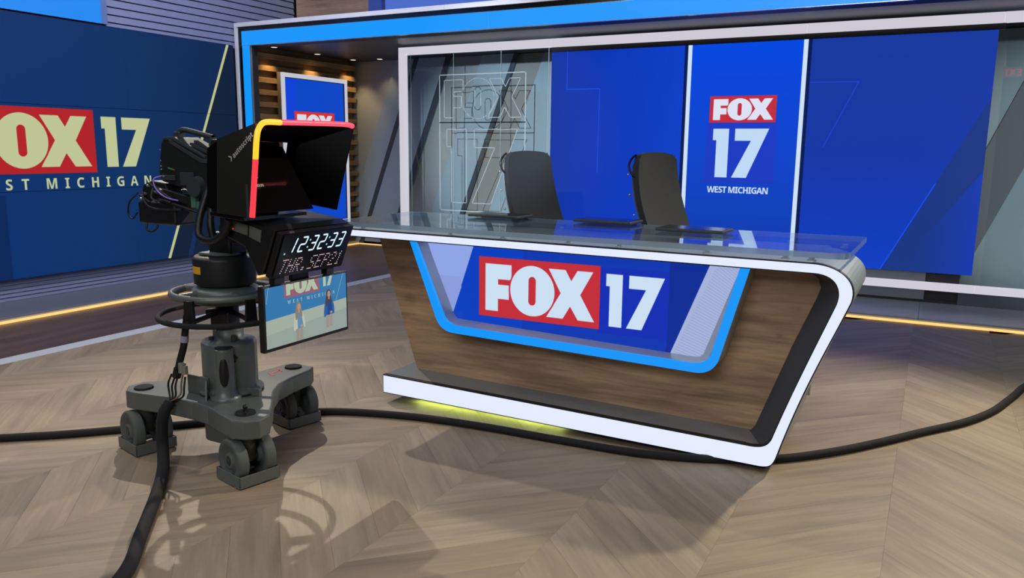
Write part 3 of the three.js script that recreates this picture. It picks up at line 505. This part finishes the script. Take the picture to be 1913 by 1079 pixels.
  for (let k = 0; k < 5; k++) { const a = k * 1.2566 + .5, c = Math.cos(a), s = Math.sin(a); mesh('rim_spoke', rod([AX + c * .13, .782, AZ + s * .13], [AX + c * .235, .78, AZ + s * .235], .018, 8), M.pedestal, t); }
  const drum = mesh('head_drum', lathe([[0, .812], [.12, .812], [.138, .825], [.143, .935], [.132, .952], [0, .958]], AX, AZ), std(0x14181a, 0.5), t);
  mesh('drum_plate', exXZ([[AX - .09, AZ - .08], [AX + .07, AZ - .08], [AX + .1, AZ + .03], [AX + .05, AZ + .09], [AX - .07, AZ + .09]], 0.956, .968, .003), std(0x5c6a66, .5), t);
  mesh('warning_label', (() => { const g = new THREE.CylinderGeometry(.1428, .1428, .034, 10, 1, true, -.5, .5); g.translate(AX, .893, AZ); return g; })(), M.yellow, drum);
  mesh('head_arm', [bx(AX - .05, AX + .09, .955, 1.06, AZ - .06, AZ + .05, .015), bx(AX + .02, AX + .175, 1.02, 1.10, AZ - .05, AZ + .05, .015)], M.black, t);
}

// ---------------------------------------------------------------- studio camera (lens towards +x, tilted down)
const TILT = -0.183;
{
  const t = thing('studio_camera', 'black broadcast camera on pedestal with carry handle and cables', 'camera');
  const z0 = -2.685, z1 = -2.55;
  const body = mesh('body', exXY([[-3.188, 1.468], [-3.16, 1.487], [-3.09, 1.487], [-2.90, 1.40], [-2.86, 1.385], [-2.87, 1.215], [-3.2, 1.285], [-3.217, 1.325]], z0, z1, .008), M.camBody, t);
  mesh('top_panel', exXY([[-3.165, 1.489], [-3.095, 1.489], [-2.9, 1.404], [-2.9, 1.394], [-3.1, 1.473], [-3.165, 1.476]], z0 - .002, z1 + .004, .002), M.camGrey, t);
  mesh('side_trim', exXY([[-3.128, 1.462], [-2.93, 1.375], [-2.86, 1.37], [-2.86, 1.385], [-2.93, 1.395], [-3.128, 1.48]], z1, z1 + .006, .002), M.camGrey, t);
  mesh('handle', [tube([[-3.15, 1.47, -2.617], [-3.142, 1.512, -2.617], [-3.12, 1.522, -2.617], [-3.02, 1.507, -2.617], [-2.92, 1.488, -2.617]], .0125, 30), rod([-2.925, 1.488, -2.617], [-2.92, 1.39, -2.617], .018), bx(-3.165, -3.12, 1.44, 1.515, -2.635, -2.6, .006)], M.camGrey, t);
  mesh('accessory_shoe', [(() => { const g = new THREE.BoxGeometry(.1, .012, .05); g.rotateZ(-.35); g.translate(-2.95, 1.452, -2.60); return g; })(), (() => { const g = new THREE.BoxGeometry(.11, .01, .03); g.rotateZ(-.35); g.translate(-2.955, 1.44, -2.575); return g; })()], M.camGrey, t);
  for (const [x, y] of [[-3.02, 1.438], [-2.99, 1.424], [-2.96, 1.412]]) mesh('button', ball(x, y, z1 - .01, .007), M.camSilver, body);
  for (const [y, r] of [[1.43, .003], [1.38, .003], [1.355, .004], [1.34, .004]]) mesh('indicator', ball(-3.195, y, z1 + .001, r), M.camSilver, body);
  mesh('badge', [(() => { const g = new THREE.BoxGeometry(.03, .006, .002); g.rotateZ(-.2); g.translate(-3.135, 1.345, z1 + .001); return g; })()], glow(0x2f9a4c, .35), body);
  mesh('badge', [(() => { const g = new THREE.BoxGeometry(.014, .006, .002); g.rotateZ(-.2); g.translate(-3.113, 1.34, z1 + .001); return g; })()], glow(0xa04028, .4), body);
  mesh('side_knob', [(() => { const g = new THREE.CylinderGeometry(.045, .05, .03, 24); g.rotateX(Math.PI / 2); g.translate(-2.955, 1.265, z1 + .015); return g; })()], M.camGrey, t);
  mesh('lens', [(() => { const g = new THREE.CylinderGeometry(.06, .07, .18, 28); g.rotateZ(Math.PI / 2 + TILT); g.translate(-2.79, 1.30, -2.62); return g; })()], M.black, t);
  mesh('viewfinder_mount', [rod([-2.85, 1.47, -2.6], [-2.78, 1.36, -2.54], .014), rod([-2.83, 1.42, -2.55], [-2.83, 1.2, -2.54], .014), bx(-2.88, -2.8, 1.42, 1.48, -2.66, -2.56, .01), bx(-2.86, -2.78, 1.30, 1.36, -2.58, -2.52, .01)], M.black, t);
  mesh('clamp', [ball(-2.79, 1.437, -2.54, .018), ball(-2.80, 1.36, -2.52, .014), ball(-2.775, 1.35, -2.53, .012)], M.camSilver, t);
  mesh('mount_plate', (() => { const g = new RoundedBoxGeometry(.6, .045, .13, 2, .008); g.rotateZ(TILT); g.translate(-3.02, 1.195, -2.62); return g; })(), M.camBody, t);
  const rear = mesh('rear_unit', [exXY([[-3.372, 1.2], [-3.345, 1.265], [-3.29, 1.285], [-3.19, 1.275], [-3.15, 1.2], [-3.2, 1.17]], -2.66, -2.56, .008), bx(-3.37, -3.11, 1.08, 1.19, -2.66, -2.54, .015)], M.black, t);
  mesh('connector', [[-3.30, 1.262, -2.555], [-3.33, 1.225, -2.555], [-3.25, 1.235, -2.552], [-3.21, 1.245, -2.552], [-3.24, 1.19, -2.538], [-3.34, 1.2, -2.545], [-3.18, 1.31, -2.548]].map(([x, y, z]) => rod([x - .008, y, z], [x + .012, y - .003, z + .003], .006, 10)), M.camSilver, rear);
  mesh('circuit_cluster', [bx(-2.99, -2.96, 1.17, 1.225, -2.555, -2.53, .004), bx(-2.965, -2.945, 1.165, 1.2, -2.555, -2.535, .004)], std(0x3f6b58, .5), t);
  mesh('switch_panel', [bx(-3.07, -2.98, 1.27, 1.33, z1, z1 + .004, .002), bx(-3.19, -3.1, 1.29, 1.315, z1, z1 + .008, .003)], M.camGrey, t);
  mesh('vent', [0, 1, 2, 3].map((k) => bx(-3.06, -3.01, 1.232 + k * .008, 1.235 + k * .008, z1, z1 + .003)), M.camGrey, t);
  mesh('bracket', [rod([-3.34, 1.23, -2.6], [-3.0, 1.17, -2.58], .012), rod([-3.30, 1.27, -2.56], [-3.12, 1.2, -2.54], .009), rod([-3.22, 1.2, -2.545], [-2.95, 1.15, -2.535], .007), rod([-3.36, 1.21, -2.555], [-3.28, 1.18, -2.545], .008)], M.black, t);
  mesh('cable', tube([[-3.26, 1.25, -2.548], [-3.24, 1.21, -2.52], [-3.2, 1.195, -2.515], [-3.16, 1.2, -2.52], [-3.13, 1.19, -2.535]], .0045, 26), M.camGrey, t);
  mesh('purple_cable', tube([[-3.195, 1.31, -2.548], [-3.215, 1.295, -2.52], [-3.19, 1.25, -2.51], [-3.13, 1.215, -2.51], [-3.07, 1.2, -2.53]], .0035, 30), M.purple, t);
  mesh('cable', tube([[-3.37, 1.225, -2.55], [-3.41, 1.18, -2.53], [-3.425, 1.12, -2.53], [-3.40, 1.10, -2.53], [-3.36, 1.13, -2.53]], .004, 26), M.black, t);
  mesh('cable', tube([[-3.31, 1.08, -2.54], [-3.30, 1.055, -2.53], [-3.27, 1.045, -2.53], [-3.24, 1.055, -2.53], [-3.23, 1.08, -2.54]], .005, 24), M.black, t);
  mesh('cable', tube([[-3.34, 1.24, -2.55], [-3.29, 1.19, -2.52], [-3.25, 1.165, -2.515], [-3.17, 1.155, -2.52], [-3.05, 1.16, -2.53]], .005, 30), M.black, t);
  mesh('cable', tube([[-2.86, 1.28, -2.53], [-2.87, 1.12, -2.47], [-2.84, 1.06, -2.44], [-2.74, 1.045, -2.42], [-2.64, 1.09, -2.40], [-2.60, 1.15, -2.39]], .017, 40), M.black, t);
  mesh('cable', tube([[-2.83, 1.35, -2.53], [-2.82, 1.2, -2.5], [-2.8, 1.11, -2.47], [-2.79, 1.05, -2.47]], .016, 30), M.black, t);
}

// ---------------------------------------------------------------- teleprompter hood with red tally strip
const font = await new FontLoader().loadAsync('fonts/droid/droid_sans_bold.typeface.json');
{
  const t = thing('teleprompter', 'black teleprompter hood on camera with glowing red tally strip', 'teleprompter');
  const zn = -2.34, zf = -2.926, side = [[-2.59, 1.477], [-2.372, 1.541], [-2.424, 1.166], [-2.613, 1.176]];
  const hood = std(0x0c0e09, 0.55), inner = new THREE.MeshPhysicalMaterial({ color: 0x030303, roughness: 0.95, specularIntensity: 0.15 });
  const sp = mesh('side_panel', exXY(side, zn - .008, zn), hood, t); mesh('side_panel', [quadStrip([[-2.60, 1.468, -2.752], [-2.63, 1.218, -2.72]], [[-2.362, 1.542, zf], [-2.462, 1.162, -2.91]]), quadStrip([[-2.60, 1.468, -2.758], [-2.63, 1.218, -2.726]], [[-2.362, 1.542, zf - .006], [-2.462, 1.162, -2.916]])], inner, t);
  mesh('top_cover', quadStrip([[-2.59, 1.477, zn], [-2.60, 1.468, -2.755]], [[-2.368, 1.541, zn], [-2.368, 1.541, zf]]), inner, t);
  mesh('rear_shroud', [exXY([[-2.66, 1.44], [-2.60, 1.47], [-2.62, 1.18], [-2.68, 1.2]], -2.70, zn - .01)], inner, t);
  mesh('mirror_glass', quadStrip([[-2.43, 1.18, zn - .02], [-2.43, 1.18, -2.72]], [[-2.6, 1.45, zn - .02], [-2.6, 1.45, -2.72]]), std(0x0d0b0b, 0.08), t);
  for (const [s, z, y, x, h] of [['E', -2.50, 1.40, -2.564, .022], ['E', -2.46, 1.32, -2.515, .018], ['12:32:31', -2.42, 1.285, -2.493, .012]]) {
    const g = new TextGeometry(s, { font, size: h, depth: .0005, curveSegments: 2 }); g.rotateY(Math.PI / 2); g.rotateZ(0.56); g.translate(x + .008, y, z); mesh('reflected_text', g, glow(0xd8d0b0, .55), t);  // reflection of the prompter screen, modelled as glowing glyphs on the glass
  }
  // tally strip: near front edge, rounded corner, top front edge
  const seg = (pts, mat, name) => mesh(name, tube(pts, .0115, 26, 10), mat, t), xa = (y) => -2.372 + (y - 1.541) * .139 + .006;
  const redG = glow(0xff3c4a, 1.1), hot = glow(0xffb428, 1.5), pink = glow(0xff5068, 1.05);
  seg([[xa(1.168), 1.168, zn - .004], [xa(1.28), 1.28, zn - .004], [xa(1.405), 1.405, zn - .004]], redG, 'tally_strip');
  seg([[xa(1.40), 1.40, zn - .004], [xa(1.48), 1.48, zn - .004], [xa(1.515), 1.516, zn - .01], [xa(1.538), 1.54, zn - .03], [xa(1.545), 1.546, zn - .055], [xa(1.547), 1.547, zn - .13]], hot, 'tally_strip');
  seg([[xa(1.547), 1.547, zn - .125], [xa(1.55), 1.55, -2.65], [xa(1.552), 1.55, -2.9], [xa(1.545), 1.545, zf + .002]], pink, 'tally_strip');
  mesh('strip_channel', [bx(-2.44, -2.428, 1.165, 1.3, zn, zn + .003)], M.camGrey, t);
  const tl = new THREE.PointLight(0xff4020, 0.06, 2); tl.position.set(-2.33, 1.52, -2.37); tl.castShadow = true; scene.add(tl);
  // maker lettering on the side panel
  const tx = new TextGeometry('autoscript', { font, size: .021, depth: .001, curveSegments: 3 }); tx.computeBoundingBox(); tx.rotateZ(.68); tx.translate(-2.498, 1.401, zn + .0005); mesh('lettering', tx, std(0xa2a29e, .6), sp);
  const ch = exXY([[0, 0], [.008, 0], [.02, .016], [.008, .032], [0, .032], [.012, .016]], 0, .001); ch.scale(.8, .8, 1); ch.rotateZ(.68); ch.translate(-2.515, 1.388, zn + .0005); mesh('lettering', ch, std(0xa2a29e, .6), sp);
  // prompter monitor lying under the hood
  mesh('monitor_body', exXY([[-2.70, 1.163], [-2.42, 1.125], [-2.378, 1.108], [-2.386, 1.1], [-2.462, .92], [-2.49, .912], [-2.56, 1.03], [-2.70, 1.08]], -2.9, -2.43, .006), std(0x17191a, 0.3), t);
  mesh('connector_plate', [exXY([[-2.66, 1.15], [-2.53, 1.125], [-2.535, 1.08], [-2.66, 1.105]], -2.436, -2.424, .002), exXY([[-2.52, 1.125], [-2.455, 1.105], [-2.465, 1.055], [-2.525, 1.075]], -2.436, -2.424, .002)], std(0x5a605a, .5), t);
  mesh('indicator', ball(-2.615, 1.105, -2.425, .004), glow(0xff2020, 1), t);
  mesh('hood_base', exXY([[-2.66, 1.178], [-2.47, 1.164], [-2.47, 1.15], [-2.66, 1.163]], -2.72, -2.345, .003), M.blackGloss, t);
}
// clock
{
  const t = thing('digital_clock', 'black digital clock showing 12:32:33 and THR.SEP21 under the teleprompter', 'clock');
  const a = [-2.349, 1.092, -2.449], b = [-2.349, 1.092, -2.888], c = [-2.428, .905, -2.449];
  const W = 900, H = 420;
  const seg7 = { 1: 'bc', 2: 'abged', 3: 'abgcd' };
  const tex = canvas(W, H, (g) => {
    g.fillStyle = '#0b0b10'; g.fillRect(0, 0, W, H);
    const SL = -.22, dig = (d, x, y, w, h) => {
      g.strokeStyle = '#d8f6ff'; g.lineWidth = 17; g.lineCap = 'round'; const P = { tl: [0, 0], tr: [w, 0], ml: [0, h / 2], mr: [w, h / 2], bl: [0, h], br: [w, h] }, S = { a: ['tl', 'tr'], b: ['tr', 'mr'], c: ['mr', 'br'], d: ['bl', 'br'], e: ['ml', 'bl'], f: ['tl', 'ml'], g: ['ml', 'mr'] };
      for (const k of seg7[d]) { const [p, q] = S[k].map((n) => P[n]); const m = (u) => [x + u[0] + (u[1] - h) * SL, y + u[1]]; const A = m(p), B = m(q), l = .12; g.beginPath(); g.moveTo(A[0] + (B[0] - A[0]) * l, A[1] + (B[1] - A[1]) * l); g.lineTo(B[0] - (B[0] - A[0]) * l, B[1] - (B[1] - A[1]) * l); g.stroke(); }
    };
    const X = [115, 215, 355, 470, 610, 725]; [1, 2, 3, 2, 3, 3].forEach((d, i) => dig(d, X[i] - (d === 1 ? 30 : 0), 45, 62, 140));
    g.fillStyle = '#7de9f2'; for (const x of [322, 577]) for (const [dx, y] of [[14, 80], [0, 150]]) { g.beginPath(); g.arc(x + dx + 8, y, 10, 0, 7); g.fill(); } g.beginPath(); g.arc(60, 190, 10, 0, 7); g.fill();
    const F = { T: ['11111', '00100', '00100', '00100', '00100', '00100', '00100'], H: ['10001', '10001', '10001', '11111', '10001', '10001', '10001'], R: ['11110', '10001', '10001', '11110', '10100', '10010', '10001'], '.': ['00000', '00000', '00000', '00000', '00000', '01100', '01100'], S: ['01111', '10000', '10000', '01110', '00001', '00001', '11110'], E: ['11111', '10000', '10000', '11110', '10000', '10000', '11111'], P: ['11110', '10001', '10001', '11110', '10000', '10000', '10000'], 2: ['01110', '10001', '00001', '00110', '01000', '10000', '11111'], 1: ['00100', '01100', '00100', '00100', '00100', '00100', '01110'] };
    [...'THR.SEP21'].forEach((ch, i) => F[ch].forEach((row, r) => [...row].forEach((v, k) => { if (v === '1') { g.fillStyle = (r + k) % 3 ? '#f0dce4' : '#ffb8b4'; g.beginPath(); g.arc(45 + i * 92 + k * 14.5 + (6 - r) * 5, 255 + r * 21, 5.6, 0, 7); g.fill(); } })));
  });
  const n = (p, k) => [p[0] + k * .92, p[1] - k * .39, p[2]];
  mesh('casing', exXY([[-2.352, 1.094], [-2.431, .902], [-2.456, .912], [-2.377, 1.104]], -2.9, -2.437, .003), M.black, t);
  mesh('display', picture(n(a, .0035), n(b, .0035), n(c, .0035)), screenMat(tex, 1.0, 0.2), t);
  mesh('clip', bx(-2.47, -2.435, .8695, .915, -2.53, -2.47, .004), M.black, t); mesh('clip', bx(-2.47, -2.435, .8695, .91, -2.85, -2.8, .004), M.black, t);
}
// monitor hanging below the clock
{
  const t = thing('talent_monitor', 'flat monitor under the clock showing two seated women and FOX 17', 'monitor');
  const x = -2.45, za = -2.412, zb = -2.962, y0 = .58, y1 = .868;
  mesh('casing', bx(x - .03, x, y0, y1, zb, za, .005), M.black, t);
  mesh('bracket', [bx(x - .05, x - .0305, .78, .90, -2.73, -2.62, .004)], M.black, t);
  const W = 700, H = 350, tex = canvas(W, H, (g) => {
    g.fillStyle = '#3d86c0'; g.fillRect(0, 0, W, H); g.fillStyle = '#b7c3b4'; g.beginPath(); g.moveTo(0, 188); g.lineTo(W, 160); g.lineTo(W, H); g.lineTo(0, H); g.fill(); g.fillStyle = '#a7b6ae'; g.beginPath(); g.moveTo(0, 270); g.lineTo(W, 225); g.lineTo(W, H); g.lineTo(0, H); g.fill();
    g.strokeStyle = '#bcd0b0'; g.lineWidth = 3; g.beginPath(); g.moveTo(672, 0); g.lineTo(600, 160); g.stroke(); g.beginPath(); g.moveTo(28, 0); g.lineTo(8, 90); g.stroke();
    g.save(); g.translate(0, -8); drawFox(g, 150, -52, 300, 140, '#a5687c', '#c3d8ba'); draw17(g, 478, -38, 110, 104, '#c3d8ba'); g.restore(); spread(g, 'WEST MICHIGAN', 175, 590, 116, 'bold 27px serif', '#b9d3c0');
    const body = (x, y, s, hair, coat, dress, skin, legs) => {
      g.fillStyle = coat; g.beginPath(); g.moveTo(x - 26 * s, y + 60 * s); g.quadraticCurveTo(x - 44 * s, y + 130 * s, x - 36 * s, y + 150 * s); g.lineTo(x + 48 * s, y + 140 * s); g.quadraticCurveTo(x + 50 * s, y + 80 * s, x + 26 * s, y + 56 * s); g.fill();
      g.fillStyle = dress; g.beginPath(); g.moveTo(x - 10 * s, y + 54 * s); g.lineTo(x + 20 * s, y + 54 * s); g.lineTo(x + 36 * s, y + 140 * s); g.lineTo(x - 8 * s, y + 146 * s); g.fill();
      g.fillStyle = legs; g.fillRect(x - 22 * s, y + 142 * s, 24 * s, 70 * s); g.fillRect(x + 6 * s, y + 140 * s, 24 * s, 66 * s);
      g.fillStyle = hair; g.beginPath(); g.ellipse(x + 2 * s, y + 26 * s, 20 * s, 26 * s, 0, 0, 7); g.fill(); g.beginPath(); g.ellipse(x - 12 * s, y + 58 * s, 11 * s, 36 * s, .15, 0, 7); g.fill(); g.beginPath(); g.ellipse(x + 18 * s, y + 56 * s, 9 * s, 30 * s, -.2, 0, 7); g.fill(); g.fillStyle = skin; g.beginPath(); g.ellipse(x + 6 * s, y + 27 * s, 12 * s, 18 * s, 0, 0, 7); g.fill(); g.fillRect(x + 1 * s, y + 42 * s, 9 * s, 14 * s); g.fillStyle = hair; g.fillRect(x + 1 * s, y + 24 * s, 4 * s, 2.5 * s); g.fillRect(x + 10 * s, y + 24 * s, 4 * s, 2.5 * s); g.fillStyle = '#a86a66'; g.fillRect(x + 4 * s, y + 37 * s, 7 * s, 2.5 * s); g.fillStyle = skin;
      g.beginPath(); g.ellipse(x + 22 * s, y + 130 * s, 10 * s, 7 * s, 0, 0, 7); g.fill();
    };
    body(262, 118, 1.12, '#a08a72', '#cfd6c8', '#6f9ac0', '#c8a898', '#a8a096'); body(528, 82, 1.12, '#5f4a44', '#2f6bb0', '#264f9a', '#c6a69a', '#b0a098');
  });
  mesh('screen', picture([x + .001, y1 - .007, za - .012], [x + .001, y1 - .007, zb + .012], [x + .001, y0 + .016, za - .012]), screenMat(tex, 0.75, 0.3), t);
}

// ---------------------------------------------------------------- cables
{
  const c = thing('floor_cable', 'thick black cable running across the floor past the desk', 'cable');
  const P = [[-5.2, -1.2], [-4.6, -1.7], [-4.0, -2.17], [-3.78, -2.35], [-3.6, -2.53], [-3.33, -2.8], [-3.1, -3.06], [-2.88, -3.27], [-2.44, -3.43], [-2.0, -3.485], [-1.54, -3.51], [-1.13, -3.54], [-.81, -3.64], [-.54, -3.8], [-.31, -4.03], [-.13, -4.27], [.06, -4.55], [.265, -4.84], [.41, -5.13], [.54, -5.52], [.66, -5.9], [1.0, -6.5], [1.8, -7.0]];
  mesh('sleeve', tube(P.map(([x, z], i) => [x * .987, .0195 + .001 * Math.sin(i * 2.3), z * .987]), .0195, 200, 12), M.blackRubber, c);
  const d = thing('camera_cable', 'thick black cable hanging from the pedestal and trailing to the foreground', 'cable');
  mesh('sleeve', tube([[-3.02, .285, -2.375], [-3.025, .25, -2.345], [-3.03, .17, -2.33], [-3.02, .09, -2.32], [-2.97, .04, -2.28], [-2.86, .027, -2.18], [-2.71, .027, -2.03], [-2.485, .027, -1.79], [-2.30, .027, -1.59], [-2.2, .027, -1.4], [-2.1, .027, -1.1]], .026, 120, 12), M.blackRubber, d);
  mesh('upper_bundle', [tube([[-2.94, .69, -2.43], [-2.945, .62, -2.42], [-2.955, .55, -2.415], [-2.975, .49, -2.41], [-2.995, .44, -2.41]], .016, 30, 10), rod([-2.995, .44, -2.41], [-3.01, .40, -2.41], .02)], M.black, d);
  mesh('connector', [rod([-2.955, .475, -2.40], [-2.955, .43, -2.40], .017), rod([-2.94, .465, -2.40], [-2.94, .425, -2.40], .014)], std(0x8d8f86, .5, .4), d);
  [[-3.035, .41], [-3.015, .40], [-2.995, .405], [-2.96, .42], [-2.945, .41]].forEach(([x, y], i) => mesh('lead', tube([[x, y, -2.405], [x - .015 + .004 * i, y - .045, -2.395], [x - .005, y - .09, -2.39], [-3.02, .285, -2.378]], .0045, 24, 8), i === 3 ? std(0x7d6a5a, .6) : M.black, d));
  mesh('wrap', rod([-2.947, .60, -2.418], [-2.95, .57, -2.417], .0175), std(0x9a93b8, .5), d);
}

// ---------------------------------------------------------------- exit sign across the room (seen mirrored in the glass) and studio spotlights with added fill lamps
{
  const t = thing('exit_sign', 'red lit EXIT sign seen mirrored in the right glass pane', 'sign');
  const X = 1.211, Y = 3.13, Z = 3.2;
  mesh('casing', bx(X - .2, X + .2, Y - .12, Y + .12, Z, Z + .06, .01), M.white, t);
  const g = new TextGeometry('EXIT', { font, size: .15, depth: .004, curveSegments: 3 }); g.computeBoundingBox(); g.translate(-(g.boundingBox.max.x) / 2, -.075, 0); g.rotateY(Math.PI); g.translate(X, Y, Z - .003); mesh('letters', g, glow(0xff2a20, 4), t);
  mesh('bracket', bx(X - .02, X + .02, Y + .12, 4.8, Z + .02, Z + .04), M.black, t);
}
for (const [what, p, q, I, col, cone, size] of SPOTS) {
  const t = thing('spotlight', 'black studio spotlight, ' + what, 'spotlight'); const g = new THREE.Group();
  const can = new THREE.LatheGeometry([[0, -.26], [.09, -.26], [.11, -.2], [.11, .0], [.1, .0], [.1, -.2], [0, -.2]].map((v) => new THREE.Vector2(v[0], v[1])), 24); can.rotateX(-Math.PI / 2);
  const dir = new THREE.Vector3(...q).sub(new THREE.Vector3(...p)).normalize(), qt = new THREE.Quaternion().setFromUnitVectors(new THREE.Vector3(0, 0, 1), dir);
  const lens = new THREE.CircleGeometry(.095, 24); lens.translate(0, 0, -.03);
  const c2 = can; c2.rotateX(Math.PI);
  c2.applyQuaternion(qt); c2.translate(...p); lens.applyQuaternion(qt); lens.translate(...p);
  mesh('housing', c2, M.black, t); mesh('lens', lens, glow(col, 2), t); mesh('yoke', rod([p[0] - dir.x * .13, p[1] - dir.y * .13, p[2] - dir.z * .13], [p[0] - dir.x * .13, p[1] < 3 ? 0 : 4.8, p[2] - dir.z * .13], .015), M.black, t);
  const L = new THREE.SpotLight(col, I, 0, cone, 0.5, 2); L.position.set(p[0] + dir.x * .03, p[1] + dir.y * .03, p[2] + dir.z * .03); L.target.position.set(...q); L.castShadow = true; L.shadow.radius = size; L.shadow.mapSize.set(1024, 1024); scene.add(L, L.target);
}
for (const [what, p, q, w, h, I, col] of PANELS) {
  const t = thing('added_softlight', 'unseen soft panel added for fill light, ' + what, 'added_softlight'); t.position.set(...p);  // added fill panel out of view, with a casing around it
  const L = new THREE.RectAreaLight(col, I, w, h); L.position.set(...p); L.lookAt(...q); scene.add(L); L.updateMatrixWorld(); t.quaternion.copy(L.quaternion);
  const cas = new RoundedBoxGeometry(w + .06, h + .06, .08, 2, .01); cas.translate(0, 0, .055); mesh('casing', cas, M.black, t);
  const fc = new THREE.PlaneGeometry(w, h); fc.rotateY(Math.PI); fc.translate(0, 0, .012); mesh('diffuser', fc, glow(col, 1.0), t);
}
renderer.render(scene, camera);
